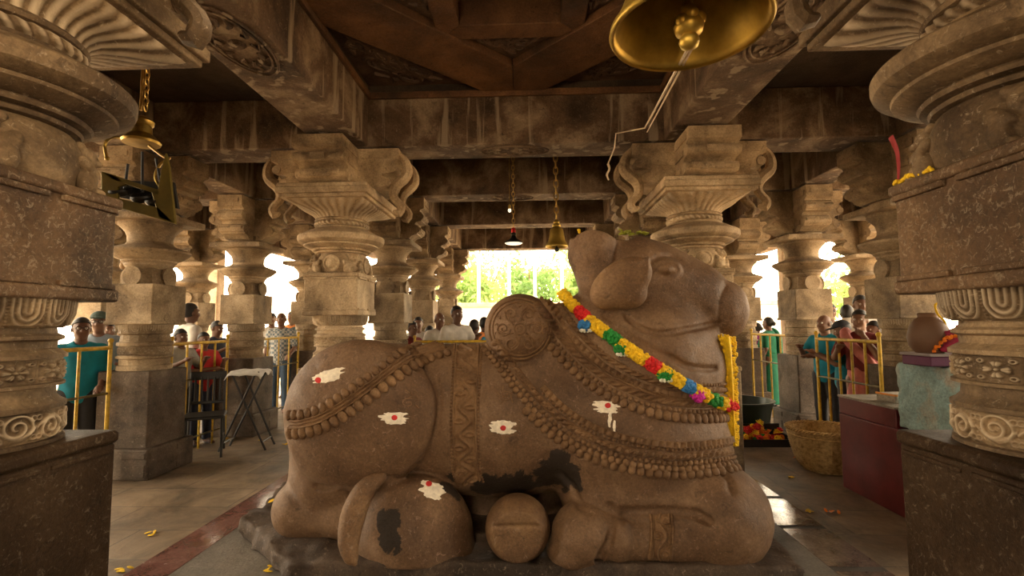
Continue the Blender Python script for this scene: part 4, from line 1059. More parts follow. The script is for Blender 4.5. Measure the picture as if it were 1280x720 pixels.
# the electric bell machine hanging at left
c = W(178, 205, 2.95); S_ = pxm(2.95)
em = empty('bell_machine', tuple(c), 0, 'brass and olive temple bell machine with hooked arms hanging between the left pillars', 'bell machine')
def L_(px, py, dy=0.0): q = W(px, py, 2.95) - c; return np.array([q[0], dy, q[2]])
M['olive'] = plain('olive_brass_plate', (.17, .125, .022), .38, .55, .3, 6)
ct = M['brass_dull']
mb = MB(); t = L_(178, 152)
mb.lathe([(.0, -.10), (.100, -.095), (.106, -.08), (.082, -.055), (.058, -.03), (.052, .02), (.062, .03), (.066, .05), (.045, .07), (.03, .08), (0, .085)], c=(t[0], 0, t[2]-.05), n=36); mb.build('gong_cap', ct, em, smooth=True, angle=.6)
mb = MB(); a = L_(176, 138); mb.bar((a[0], 0, a[2]), (a[0], 0, ZT-c[2]), .009, 8); chain_links(mb, (a[0]+.03, 0, a[2]), (a[0]+.03, 0, ZT-c[2]), .014, .005); mb.build('hanging_rod', M['chain_brass'], em, smooth=True)
mb = MB(); mb.tube(spline([L_(170, 178), L_(150, 172), L_(137, 173), L_(131, 182), L_(133, 196)], 24), .010, 8); mb.sphere(L_(134, 198), .015, 10, 7); mb.build('hooked_arm', ct, em, smooth=True)
mb = MB(); mb.tube(spline([L_(186, 182), L_(205, 196), L_(212, 198), L_(200, 206), L_(194, 222), L_(204, 240)], 30), .008, 8); mb.build('hooked_arm', ct, em, smooth=True)
# trapezoid plate with a slot: built as a frame of thick plates
def plate(name, pts, y0, y1, mat):
    mb = MB(); mb.prism([(L_(*p)[0], L_(*p)[2]) for p in pts], 'y', y0, y1); return mb.build(name, mat, em, bevel=.003)
plate('side_plate', [(135, 217), (152, 222), (166, 234), (155, 236), (155, 262), (135, 254)], -.05, -.03, M['olive'])
plate('side_plate', [(214, 194), (218, 210), (226, 282), (206, 274), (196, 240), (204, 242), (208, 220)], -.05, -.03, M['olive'])
plate('base_plate', [(155, 250), (206, 262), (226, 282), (156, 262)], -.05, -.03, M['olive'])
plate('top_rail', [(135, 217), (206, 240), (206, 246), (150, 228)], -.05, -.03, M['olive'])
plate('rear_plate', [(140, 222), (208, 224), (214, 258), (140, 244)], .06, .08, M['iron'])
mb = MB()
for p in ((178, 246), (150, 238), (196, 250)): q = L_(*p); mb.lathe([(.0, -.04), (.05, -.03), (.066, 0), (.060, .012), (0, .014)], c=(q[0], 0, q[2]), n=24, M=rot(.5))
mb.build('drum_cup', M['iron'], em, smooth=True)
mb = MB()
for a_, b_ in (((160, 205), (156, 236)), ((178, 190), (178, 240)), ((195, 198), (205, 250))): mb.bar(L_(*a_), L_(*b_), .008, 8)
mb.build('strut', M['iron'], em, smooth=True)

# ------------------------------------------------------------------ barriers
def fence(A, B, n, label, z1=1.30, mid=(.86, .16), base=.05):
    A, B = np.array([*A, 0.]), np.array([*B, 0.]); root = empty('yellow_barrier', tuple((A+B)/2), 0, label, 'barrier', 'yellow queue barriers'); O = (A+B)/2
    for k in range(n):
        p = A+(B-A)*k/(n-1); mb = MB(); mb.bar(p-O+[0, 0, 0.0], p-O+[0, 0, z1+(.06 if k in (0, n-1) else 0)], .018 if k in (0, n-1) else .013, 8)
        if k in (0, n-1): mb.sphere(p-O+[0, 0, z1+.07], .026, 10, 7); mb.lathe([(0, 0), (.05, 0), (.05, .012), (0, .014)], p-O, 12)
        mb.build('post' if k in (0, n-1) else 'upright_bar', M['fence_yellow'], root, smooth=True, angle=.9)
    mb = MB(); mb.bar(A-O+[0, 0, z1], B-O+[0, 0, z1], .019, 8); mb.build('top_rail', M['fence_yellow'], root, smooth=True, angle=.9)
    for z in mid: mb = MB(); mb.bar(A-O+[0, 0, z], B-O+[0, 0, z], .012, 8); mb.build('cross_rail', M['fence_dark'], root, smooth=True, angle=.9)
    return root
fence((-3.97, 3.72), (-3.97, 4.72), 4, 'yellow barrier at far left in front of the man in the teal shirt')
fence((-3.97, 5.55), (-3.97, 6.60), 5, 'yellow barrier behind the black metal chair at left')
fence((-3.97, 7.30), (-3.97, 8.66), 5, 'yellow barrier in front of the man in the chequered shirt')
fence((3.97, 7.42), (3.97, 8.72), 5, 'yellow barrier just right of the bull muzzle, beside the hanging garland')
fence((3.55, 4.98), (3.55, 6.04), 6, 'yellow barrier at right that the woman in pink leans on')
fence((-1.5, 7.0), (.62, 7.0), 9, 'yellow barrier across the back behind the hump of the bull', 1.262)

# ------------------------------------------------------------------ black chair and folding stand at left
ch = empty('metal_chair', (-3.70, 5.78, 0), .5, 'black metal chair with slatted back standing before the left barrier', 'chair')
for sx in (-1, 1):
    mb = MB(); mb.tube([(sx*.19, -.22, 0), (sx*.18, -.18, .44)], .014, 8); mb.build('leg', M['iron'], ch, smooth=True)
    mb = MB(); mb.tube([(sx*.19, .24, 0), (sx*.18, .19, .44), (sx*.18, .24, .95)], .014, 8); mb.build('leg', M['iron'], ch, smooth=True)
    mb = MB(); mb.bar((sx*.188, -.2, .2), (sx*.188, .215, .2), .009, 6); mb.build('stretcher', M['iron'], ch, smooth=True)
mb = MB(); mb.cbox((0, 0, .455), (.215, .215, .018), .012); mb.build('seat', M['iron'], ch)
mb = MB(); mb.cbox((0, .236, .90), (.19, .014, .05), .01); mb.cbox((0, .205, .58), (.18, .012, .018), .006)
for k in range(5): mb.cbox((-.13+.065*k, .222, .74), (.012, .008, .15), .004)
mb.build('backrest', M['iron'], ch)
st = empty('folding_stand', (*at(309, 560, Z=0)[:2], 0), .15, 'black folding stand topped with a white cloth beside the left pillar', 'stand')
mb = MB()
for sy in (-1, 1):
    for sx in (-1, 1):
        m2 = MB(); m2.bar((sx*.27, sy*.15, 0), (-sx*.14, sy*.17, .93), .013, 8); m2.build('leg', M['iron'], st, smooth=True)
for sx in (-1, 1): m2 = MB(); m2.bar((sx*.226, -.15, .1), (sx*.226, .15, .1), .010, 6); m2.build('cross_bar', M['iron'], st, smooth=True)
m2 = MB(); m2.cbox((0, 0, .935), (.18, .18, .012), .008); m2.build('top', M['iron'], st)
gxy = np.linspace(-1, 1, 17); X, Y_ = np.meshgrid(gxy*.21, gxy*.21); Zc = .958 - .05*np.clip((np.abs(X)-.175)/.03, 0, 1)*(1+.5*np.sin(Y_*30)) - .05*np.clip((np.abs(Y_)-.175)/.03, 0, 1) + .004*np.sin(X*40)
i = np.arange(16)[:, None]*17; k = np.arange(16)[None, :]
cl = mesh_np('white_cloth', np.stack([X, Y_, Zc], -1).reshape(-1, 3), [np.stack([i+k, i+k+1, i+18+k, i+17+k], -1).reshape(-1, 4)], M['white_cloth'], None, True)
cl.location = st.location; cl.rotation_euler = (0, 0, .15); so = cl.modifiers.new('t', 'SOLIDIFY'); so.thickness = .006; tag(cl, 'white cloth spread over the top of the folding stand', 'cloth')

# ------------------------------------------------------------------ wicker basket, tub of flowers, counter with plaster block
m, nt, b = new_mat('woven_cane'); tc = nt.nodes.new('ShaderNodeTexCoord'); co = coords(nt, False)
wv = nt.nodes.new('ShaderNodeTexChecker'); sepn = nt.nodes.new('ShaderNodeVectorMath'); 
col = ramp(nt, noise(nt, co, 26, 5, .7), [(.35, (.28, .17, .055)), (.52, (.58, .40, .17)), (.7, (.72, .54, .27))])
nt.links.new(col, b.inputs['Base Color']); b.inputs['Roughness'].default_value = .7; M['cane'] = m; nt.nodes.remove(wv); nt.nodes.remove(sepn)
M['cane_dark'] = plain('cane_rim', (.56, .38, .15), .7, var=.3, scale=20)
bc = at(1043, 596, Z=0); bk = empty('wicker_basket', (bc[0]+.07, bc[1]+.24, 0), 0, 'round woven cane basket on the floor beside the maroon counter', 'basket')
nth = 128; th = np.arange(nth)*2*PI/nth; zz = np.linspace(0, 1, 40); Rb = np.interp(zz, [0, .05, .25, .6, 1], [.20, .235, .285, .325, .352]); V = []
for j, q in enumerate(zz):
    wave = .0065*np.sign(np.sin(th*32))*np.sin(j*PI/1.0+ .5*PI)*np.abs(np.sin(th*32))**.5
    V.append(np.stack([(Rb[j]+wave)*np.cos(th), (Rb[j]+wave)*np.sin(th), np.full(nth, .012+q*.40)], 1))
for j, q in enumerate(zz[::-1]): V.append(np.stack([(Rb[::-1][j]-.016)*np.cos(th), (Rb[::-1][j]-.016)*np.sin(th), np.full(nth, .024+q*.388)], 1))
V = np.concatenate(V); m_ = 80; i = np.arange(m_-1)[:, None]*nth; k = np.arange(nth)[None, :]; l = (k+1) % nth
Q = np.stack([i+k, i+l, i+nth+l, i+nth+k], -1).reshape(-1, 4)
mesh_np('woven_wall', V, [Q], M['cane'], bk, True)
mb = MB(); mb.lathe([(0, 0), (.2, 0), (.215, .008), (.215, .026), (0, .026)], n=48); mb.build('bottom', M['cane'], bk)
mb = MB()
for ph in (0, PI): t = np.arange(160)*2*PI/160; mb.tube(np.stack([(.346+.012*np.cos(t*30+ph))*np.cos(t), (.346+.012*np.cos(t*30+ph))*np.sin(t), .414+.010*np.sin(t*30+ph)], 1), .012, 6, closed=True)
mb.build('rim', M['cane_dark'], bk, smooth=True)
mb = MB(); t = np.arange(120)*2*PI/120; mb.tube(np.stack([.338*np.cos(t), .338*np.sin(t), np.full(120, .355)], 1), .010, 6, closed=True); mb.build('hoop', M['cane_dark'], bk, smooth=True)
# maroon counter
XL, Y0, Y1, ZC = 2.98, 3.25, 4.73, .83
ct_ = empty('maroon_counter', (3.35, 4.0, 0), 0, 'glossy maroon painted counter standing beside the near right pillar plinth', 'counter'); O = np.array(ct_.location)
mb = MB(); mb.b2(np.array([XL, Y0, 0])-O, np.array([3.75, Y1, .66])-O); mb.build('body', M['maroon'], ct_, bevel=.006)
mb = MB(); mb.b2(np.array([XL+.003, 4.02, .663])-O, np.array([3.75, Y1-.003, ZC-.02])-O); mb.build('upper_step', M['maroon'], ct_, bevel=.006)
mb = MB(); mb.b2(np.array([XL-.005, 4.02, ZC-.02])-O, np.array([3.76, Y1+.01, ZC])-O); mb.build('top_slab', M['grey_plaster'], ct_, bevel=.006)
# blue plaster block on the counter
bl = Field((2.94, 3.2, .55), (3.72, 4.1, 1.28), .014)
bl.rbox((3.33, 3.62, .932), (.345, .385, .257), .02, 0, fn=lambda x, y, z: (.006*np.sin(x*31+z*23)*np.sin(y*29)+.004*np.sin(z*61+y*47)+.010*np.clip(np.sin(x*9+y*13+z*17)-.6, 0, 1)).astype(np.float32))
o = bl.mesh('plaster_block', M['blue_plaster'], None, (3.33, 3.62, .66), 1); o.location = (3.33, 3.615, .66); tag(o, 'rough blue-green plastered block resting on the maroon counter', 'block')
ZBK = 1.190
# small grey box with orange edge on the counter
bx = empty('small_box', (3.22, 4.30, ZC), .1, 'small grey box with orange edges lying on the counter beside the blue block', 'box')
mb = MB(); mb.cbox((0, 0, .035), (.12, .10, .034), .006); mb.build('body', M['grey_plaster'], bx)
M['orange_paint'] = plain('orange_edge', (.62, .22, .03), .6)
mb = MB(); mb.cbox((0, -.1, .064), (.122, .006, .008), .003); mb.cbox((-.12, 0, .064), (.006, .102, .008), .003); mb.build('edge_trim', M['orange_paint'], bx)
# purple tray and wrapped bundle with a garland
tc_ = at(1172, 452, Y=3.62); tr = empty('purple_tray', (tc_[0]-.01, 3.60, ZBK), 0, 'purple lacquered tray on top of the blue plastered block', 'tray')
M['purple'] = plain('purple_cloth', (.11, .018, .075), .6); M['tray_edge'] = plain('pale_tray_edge', (.30, .25, .27), .5)
mb = MB(); mb.cbox((0, 0, .035), (.155, .13, .034), .006); mb.build('box_side', M['purple'], tr); mb = MB(); mb.cbox((0, 0, .078), (.165, .14, .010), .004); mb.build('rim', M['tray_edge'], tr)
bo = (tc_[0]-.035, 3.60, ZBK+.088); bd = empty('wrapped_pot', bo, 0, 'brown round pot wrapped in magenta cloth and marigold on the purple tray', 'pot')
M['clay'] = plain('brown_clay', (.16, .085, .05), .6, bmp=.1); M['magenta'] = plain('magenta_cloth', (.28, .008, .045), .7, var=.4, scale=14, bmp=.3)
mb = MB(); mb.lathe([(0, 0), (.08, 0), (.115, .05), (.125, .11), (.11, .18), (.075, .235), (.055, .25), (.06, .27), (.05, .28), (0, .28)], c=(-.03, 0, 0), n=32); mb.build('pot_body', M['clay'], bd, smooth=True)
fd = Field((-.2, -.22, -.02), (.24, .2, .3), .009); r_ = random.Random(9)
fd.ell((.06, -.07, .08), (.10, .10, .085), 0)
for k in range(14): a = r_.uniform(0, 6.3); fd.cone((.05+.11*math.cos(a), -.05+.09*math.sin(a), r_.uniform(.02, .16)), (.05+.06*math.cos(a+1), -.06+.08*math.sin(a+1), r_.uniform(.05, .2)), .018, .014, .012)
fd.clip(lambda x, y, z: .004-z + 0*x + 0*y); fd.mesh('cloth_wrap', M['magenta'], bd, relax=1)
mb = MB(); rg = random.Random(3)
pth = spline([(-.09, -.12, .02), (-.03, -.15, .10), (.04, -.155, .12), (.08, -.15, .06), (.0, -.16, .03)], 40)
for p in pth: floret(mb, p + np.array([rg.gauss(0, .006) for _ in range(3)]), .012, rg)
mb.build('marigold_string', M['f_orange'], bd, smooth=True)
mb = MB()
for p in spline([(.05, -.06, .17), (.02, -.08, .22), (-.03, -.09, .27), (-.05, -.1, .33), (-.02, -.1, .35)], 26): floret(mb, p, .008, rg)
mb.build('marigold_string', M['marigold'], bd, smooth=True)
# dark tub and the heap of flowers beside it
tb = at(948, 555, Z=0); TY = tb[1]
tub = empty('flower_tub', (tb[0]+.02, TY+.62, 0), 0, 'dark green metal tub on the floor behind the heap of flowers', 'tub')
M['tub'] = plain('dark_green_enamel', (.018, .032, .022), .35, .2, .3, 5)
mb = MB(); mb.lathe([(0, .0), (.27, 0), (.30, .02), (.34, .38), (.37, .53), (.385, .54), (.385, .555), (.36, .555), (.33, .38), (.28, .04), (0, .03)], n=48); mb.build('tub_wall', M['tub'], tub, smooth=True, angle=.6); tub.scale = (1.2, 1.2, .82)
for s in (-1, 1):
    t = np.linspace(0, PI, 12); mb = MB(); mb.tube(np.stack([s*(.36+.06*np.sin(t)), .07*np.cos(t), .46+0*t], 1), .011, 6); mb.build('handle', M['iron'], tub, smooth=True)

# heap of single flowers in a low tray
tray = empty('flower_tray', (tb[0], TY, 0), 0, 'low black tray holding the heap of flowers on the floor', 'tray')
mb = MB(); mb.cbox((0, 0, .012), (.34, .16, .012), .006)
for a_, h_ in (((0, -.16, .045), (.34, .008, .045)), ((0, .16, .11), (.34, .008, .11)), ((-.34, 0, .06), (.008, .16, .06)), ((.34, 0, .06), (.008, .16, .06))): mb.cbox(a_, h_, .004)
mb.build('tray_body', M['iron'], tray)
def flower_proto(name, mat, r):
    mb = MB()
    for ring_, nn, rad, el in ((0, 9, 1.0, .1), (1, 8, .75, .55), (2, 6, .45, 1.0)):
        for k in range(nn):
            a = 2*PI*k/nn + ring_*.35; mb.sphere((rad*r*.62*math.cos(a), rad*r*.62*math.sin(a), r*(.12+.3*ring_)), (r*.42, r*.3, r*.14), 6, 4, rot(0, -el*.8, a))
    mb.sphere((0, 0, r*.75), r*.25, 6, 4)
    return mb.build(name, mat, None, smooth=True)
protos = [(flower_proto('marigold_flower', M['marigold'], .05), 'yellow marigold'), (flower_proto('rose_flower', M['f_red'], .055), 'red rose'), (flower_proto('marigold_flower', M['f_orange'], .045), 'orange marigold'), (flower_proto('leaf_cluster', M['f_green'], .04), 'green leaf cluster')]
fr = random.Random(12); used = [False]*4
for k in range(64):
    q = fr.choices(range(4), (5, 6, 3, 2))[0]; o, nm = protos[q]
    if used[q]: o = o.copy(); COL.objects.link(o)
    used[q] = True
    u, v = fr.uniform(-.29, .29), fr.uniform(-.115, .115)
    o.location = (tb[0]+u, TY+v, .03 + (.06+.13*(v+.12)/.24)*fr.uniform(.2, 1.05)); o.rotation_euler = (fr.uniform(.1, 1.1), fr.uniform(-.4, .4), fr.uniform(0, 6)); s = fr.uniform(.75, 1.15); o.scale = (s, s, s)
    tag(o, f'{nm} in the heap of flowers on the floor tray behind the bull', 'flower' if q < 3 else 'leaf', f'{nm}s heaped on the floor tray')
# loose petals on the floor
pet = None
for k, (px, py, z, lab) in enumerate(((188, 668, 0, 'crushed yellow flower on the paving at left'), (153, 713, 0, 'yellow petal on the paving near the left plinth'), (342, 632-6, .16, 'yellow flower on the rough left end of the statue slab'), (1011, 640, 0, 'yellow petals on the floor right of the polished strip'), (1041, 640, 0, 'small orange petal farther right on the floor'), (989, 597, 0, 'yellow-green bud on the floor left of the basket'), (337, 712, .006, 'yellow petal on the grey floor below the slab corner'), (325, 551, 0, 'yellow petals beneath the folding stand'), (357, 556, 0, 'yellow petals right of the folding stand foot'), (999, 572, 0, 'small orange petal left of the basket foot'))):
    c = at(px, py, Z=z+.004); mb = MB(); r_ = random.Random(k)
    for j in range(4): mb.sphere(np.array([r_.gauss(0, .022), r_.gauss(0, .018), .006]), (.026, .012, .004), 8, 5, rot(r_.gauss(0, .2), r_.gauss(0, .2), r_.uniform(0, 6)))
    o = mb.build('fallen_petals', M['f_orange' if 'orange' in lab else 'marigold'], None, smooth=True); o.location = c; tag(o, lab, 'petals')
# offering on the ledge of the near right pillar block: marigold strand and red ribbon
c = np.array([1.585, 1.90, 2.030])
of = empty('marigold_offering', tuple(c), 0, 'short marigold strand and red ribbon on the block ledge of the near right pillar', 'offering')
mb = MB(); rg = random.Random(5)
for p in spline([(-.005, .06, .010), (.0, .03, .012), (-.008, -.03, .012), (.002, -.10, .010)], 44): floret(mb, p + np.array([rg.gauss(0, .005), rg.gauss(0, .005), abs(rg.gauss(0, .006))]), .009, rg)
mb.build('marigold_strand', M['marigold'], of, smooth=True)
mb = MB(); mb.tube(spline([(.0, .055, .012), (.012, .062, .07), (.0, .05, .14), (-.012, .06, .20)], 16), np.linspace(.006, .015, 16), 6, flat=.25); mb.build('red_ribbon', M['deep_red'], of, smooth=True)
# ------------------------------------------------------------------ people in the queue
SKINS = [plain(f'skin_tone_{k}', c, .55, var=.08, scale=6) for k, c in enumerate(((.16, .075, .042), (.115, .052, .030), (.21, .105, .062)))]
M['eye'] = plain('eye_white', (.6, .56, .5), .3); M['iris'] = plain('dark_iris', (.01, .007, .005), .2); M['lip'] = plain('lip', (.14, .045, .035), .5)
CL = {}
def cloth(col, name):
    if name not in CL: CL[name] = plain(name + '_cloth', col, .85, var=.22, scale=9, bmp=.15)
    return CL[name]
def chequer(name, a, b, s):
    m, nt, bs = new_mat(name); co = coords(nt, False); c = nt.nodes.new('ShaderNodeTexChecker'); nt.links.new(co, c.inputs[0]); c.inputs['Color1'].default_value = (*a, 1); c.inputs['Color2'].default_value = (*b, 1); c.inputs['Scale'].default_value = s
    nt.links.new(c.outputs[0], bs.inputs['Base Color']); bs.inputs['Roughness'].default_value = .85; CL[name] = m; return m
LABEL_P = []
def limb_frame(a, b):
    d = np.array(b, float)-np.array(a, float); d /= np.linalg.norm(d); s = np.cross(d, [0, 0, 1.]);
    if np.linalg.norm(s) < .2: s = np.cross(d, [0, 1., 0])
    s /= np.linalg.norm(s); return d, s, np.cross(s, d)
def person(x, y, face, h, label, skin=0, shirt=None, legs=None, pose=('down', 'down'), hair='short', top='shirt', bald=False, nod=0.0, turn=0.0, cap=None, glasses=False, build=1.0, sleeve=.55, beard=False, drape=None, low=False):
    """face: heading in degrees, 0 looks at the camera, 90 looks to the right of the picture"""
    root = empty('person', (x, y, 0), math.radians(face), label, 'person'); k = h/1.70; root.scale = (k, k, k)
    hh = .0125 if not low else .016
    lo, hi = (-.42, -.52, 0.0), (.42, .24, 1.76)
    J = {}
    for i, s in ((0, -1), (1, 1)):
        sh = np.array([s*.172*build, .01, 1.355]); p = pose[i]
        if p == 'down': el, wr = np.array([s*.235*build, .045, 1.10]), np.array([s*.245*build, -.05, .87])
        elif p == 'rail': el, wr = np.array([s*.245*build, -.10, 1.15]), np.array([s*.15, -.33, 1.27])
        elif p == 'fold': el, wr = np.array([s*.23*build, -.06, 1.12]), np.array([-s*.06, -.21, 1.15])
        elif p == 'chin': el, wr = np.array([s*.20, -.20, 1.17]), np.array([s*.06, -.16, 1.40])
        elif p == 'up': el, wr = np.array([s*.30, -.12, 1.30]), np.array([s*.20, -.26, 1.50])
        elif p == 'bag': el, wr = np.array([s*.235*build, .02, 1.10]), np.array([s*.19, -.20, .98])
        J[s] = (sh, el, wr)
    Hc = np.array([.0, -.015, 1.585]); R = rot(nod, 0, math.radians(turn))
    hp = lambda a: Hc + R @ np.array(a, float)
    f = Field(lo, hi, hh)
    # trunk and legs
    f.ell((0, 0, 1.24), (.155*build, .105*build, .20), .02); f.ell((0, .005, 1.04), (.140*build, .10*build, .16), .05); f.ell((0, .01, .90), (.160*build, .115*build, .13), .05)
    f.cone((0, .015, 1.385), (-.155*build, .01, 1.35), .058, .058, .04); f.cone((0, .015, 1.385), (.155*build, .01, 1.35), .058, .058, .04); f.cone((0, .015, 1.36), hp((0, .015, -.05)), .058, .052, .03)
    for s in (-1, 1):
        f.cone((s*.085, .0, .88), (s*.095, -.01, .48), .088, .058, .03); f.cone((s*.095, -.01, .48), (s*.095, .02, .09), .058, .040, .02)
        f.ell((s*.095, .025, .36), (.05, .052, .12), .03); f.cone((s*.095, .03, .05), (s*.115, -.12, .035), .042, .03, .02); f.cone((s*.1, -.11, .03), (s*.118, -.17, .025), .032, .022, .01)
        sh, el, wr = J[s]
        f.cone(sh, el, .052*build, .041, .03); f.cone(el, wr, .041, .028, .015)
        d, sd, n = limb_frame(el, wr)
        pl = wr + d*.045; f.ell(pl, (.038, .038, .038), .015)
        for q in range(4):
            a = pl + sd*(-.030+.020*q) + d*.03; L = (.034, .042, .040, .030)[q]; b1 = a + d*L - n*.006; b2 = b1 + d*L*.75 - n*.020
            f.cone(a, b1, .0105, .0095, .004); f.cone(b1, b2, .0095, .008, .003)
        ta = pl - d*.02 - sd*.034*1; tb_ = ta - sd*.018 + d*.035; f.cone(ta, tb_, .012, .0105, .006); f.cone(tb_, tb_ + d*.028, .0105, .009, .003)
    # head with face
    f.ell(hp((0, .012, .02)), (.074, .092, .098), .02, R=R); f.ell(hp((0, -.022, -.045)), (.056, .062, .068), .035, R=R); f.ell(hp((0, -.055, -.092)), (.026, .024, .022), .025, R=R)
    for s in (-1, 1):
        f.ell(hp((s*.030, -.086, .012)), (.019, .014, .012), .010, 'sub', R=R); f.ell(hp((s*.079, .012, -.008)), (.012, .020, .032), .008, R=R); f.ell(hp((s*.033, -.062, -.03)), (.024, .02, .02), .02, R=R)
    f.cone(hp((0, -.080, .012)), hp((0, -.100, -.026)), .010, .0145, .012); f.ell(hp((0, -.083, -.058)), (.024, .010, .008), .008, R=R); f.cone(hp((-.026, -.084, -.058)), hp((.026, -.084, -.058)), .003, .003, .003, 'sub')
    f.cone(hp((-.045, -.078, .030)), hp((.045, -.078, .030)), .010, .010, .012)
    f.mesh('body', SKINS[skin], root, relax=1)
    for s in (-1, 1):
        mb = MB(); mb.sphere(hp((s*.030, -.070, .010)), .0135, 10, 7); e = mb.build('eye', M['eye'], root, smooth=True); mb = MB(); mb.sphere(hp((s*.030, -.0785, .010)), .0068, 8, 6); mb.build('iris', M['iris'], e, smooth=True)
    # hair
    if hair and not bald:
        g = Field(Hc-.22, Hc+.22, .010); g.ell(hp((0, .018, .026)), (.084, .102, .106), 0, R=R)
        Ri = R.T
        def face_cut(X, Y, Z):
            a, b, c = X-Hc[0], Y-Hc[1], Z-Hc[2]; yy = Ri[1, 0]*a+Ri[1, 1]*b+Ri[1, 2]*c; zz = Ri[2, 0]*a+Ri[2, 1]*b+Ri[2, 2]*c
            return np.minimum(.062-zz-.3*(yy+.05), np.maximum(.002-yy, -.062-zz))
        g.clip(face_cut)
        if hair == 'long': g.cone(hp((0, .07, -.02)), hp((0, .10, -.30+.1)), .06, .035, .03)
        if hair == 'bun': g.ell(hp((0, .115, -.005)), .045, .015)
        g.mesh('hair', M['hair'], root, relax=1)
    if bald: 
        g = Field(Hc-.2, Hc+.2, .010); g.ell(hp((0, .016, .02)), (.078, .096, .100), 0, R=R); Ri = R.T
        def rim(X, Y, Z):
            a, b, c = X-Hc[0], Y-Hc[1], Z-Hc[2]; yy = Ri[1, 0]*a+Ri[1, 1]*b+Ri[1, 2]*c; zz = Ri[2, 0]*a+Ri[2, 1]*b+Ri[2, 2]*c
            return np.maximum(np.maximum(.0-yy, -.06-zz), zz-.035)
        g.clip(rim); g.mesh('hair', M['hair'], root, relax=1)
    if beard:
        g = Field(Hc-.2, Hc+.2, .009); g.ell(hp((0, -.03, -.068)), (.058, .062, .055), 0, R=R); g.ell(hp((0, -.085, -.050)), (.03, .03, .02), .0, 'sub', R=R); g.mesh('beard', M['hair'], root, relax=1)
    if cap:
        g = Field(Hc-.26, Hc+.26, .010); g.ell(hp((0, .012, .05)), (.090, .108, .088), 0, R=R); Ri = R.T
        def capcut(X, Y, Z):
            a, b, c = X-Hc[0], Y-Hc[1], Z-Hc[2]; zz = Ri[2, 0]*a+Ri[2, 1]*b+Ri[2, 2]*c; return .045-zz
        g.clip(capcut); g.ell(hp((0, -.115, .055)), (.070, .070, .012), .008, R=R); g.mesh('cap', cloth(cap, f'cap{int(cap[0]*1000)}{int(cap[2]*1000)}'), root, relax=1)
    if glasses:
        mb = MB(); t = np.arange(14)*2*PI/14
        for s in (-1, 1):
            mb.tube(np.array([hp((s*.032+.024*math.cos(a), -.098, .010+.018*math.sin(a))) for a in t]), .003, 6, closed=True); mb.bar(hp((s*.056, -.096, .014)), hp((s*.080, .0, .012)), .0025, 6)
        mb.bar(hp((-.009, -.1, .012)), hp((.009, -.1, .012)), .003, 6); mb.build('spectacles', M['iron'], root, smooth=True)
    # clothes follow the body
    e = .015
    if top:
        g = Field(lo, hi, hh); g.ell((0, 0, 1.24), (.155*build+e, .105*build+e, .20+e), .02); g.ell((0, .005, 1.04), (.145*build+e, .105*build+e, .17), .05); g.ell((0, .01, .90), (.165*build+e, .12*build+e, .16), .05)
        g.cone((0, .015, 1.385), (-.155*build, .01, 1.35), .058+e, .058+e, .04); g.cone((0, .015, 1.385), (.155*build, .01, 1.35), .058+e, .058+e, .04)
        for s in (-1, 1):
            sh, el, wr = J[s]; a = min(1.0, sleeve*1.4); g.cone(sh, sh+(el-sh)*a, .056*build+e, .050+e*.9, .03)
            if sleeve > .8: g.cone(el, el+(wr-el)*.9, .048+e*.6, .036+e*.5, .02)
        hem = .80 if top == 'shirt' else (1.0 if top == 'blouse' else .62)
        if top == 'kurta': g.cone((0, .01, .9), (0, .01, .66), .165, .19, .05)
        neck = hp((0, -.01, -.09))
        g.ell((0, -.045, 1.47), (.062, .075, .055), .01, 'sub')
        g.clip(lambda X, Y, Z: np.maximum(hem-Z, Z-1.452) + 0*X + 0*Y)
        g.F += (.004*np.sin(g.ax[0]*34)[:, None, None]*np.sin(g.ax[2]*23+g.ax[0][:, None, None]*9)).astype(np.float32)
        o = g.mesh({'shirt': 'shirt', 'blouse': 'blouse', 'kurta': 'tunic'}[top], shirt, root, relax=1)
    if legs is not None:
        g = Field(lo, hi, hh); kind, mt = legs
        if kind == 'trousers':
            g.ell((0, .01, .90), (.162*build+.01, .117*build+.01, .14), .0)
            for s in (-1, 1): g.cone((s*.085, 0, .88), (s*.095, -.01, .48), .102, .076, .03); g.cone((s*.095, -.01, .48), (s*.097, .015, .06), .076, .062, .02)
            g.clip(lambda X, Y, Z: np.maximum(Z-1.0, .05-Z) + 0*X + 0*Y); g.mesh('trousers', mt, root, relax=1)
        else:
            g.cone((0, .005, 1.02), (0, .005, .03), .15*build, .215, .02, squash=(1, .8, 1)); g.clip(lambda X, Y, Z: np.maximum(Z-1.05, .04-Z) + .010*np.sin(np.arctan2(Y, X)*13) + 0*X); g.mesh('sari_skirt' if kind == 'sari' else 'wrap_skirt', mt, root, relax=1)
    if drape:
        g = Field(lo, hi, hh); P = spline([(.17, -.05, .95), (.10, -.135, 1.10), (-.03, -.15, 1.26), (-.13, -.10, 1.40), (-.15, .03, 1.445), (-.13, .13, 1.30), (-.10, .15, 1.05), (-.09, .15, .85)], 22)
        for q in range(21): g.cone(P[q], P[q+1], .05, .05, .02)
        g.mesh('sari_drape', drape, root, relax=1)
    for s in (-1, 1):
        mb = MB(); mb.sphere((s*.108, -.05, .012), (.05, .135, .012), 14, 6, rot(0, 0, s*.12)); mb.build('sandal', M['iron'], root, smooth=True)
    return root
def who(px, crown, face, label, X=None, Y=None, **k):
    """a person whose head top shows at a photo pixel, standing in the lane X or in the row Y"""
    q = at(px, crown, X=X) if X is not None else at(px, crown, Y=Y)
    a = {n_: k.pop(n_) for n_ in list(k)}
    return person(float(q[0]), float(q[1]), face, float(q[2]), label, **a)
white, grey = cloth((.62, .58, .52), 'white_cotton'), cloth((.30, .29, .27), 'grey_cotton')
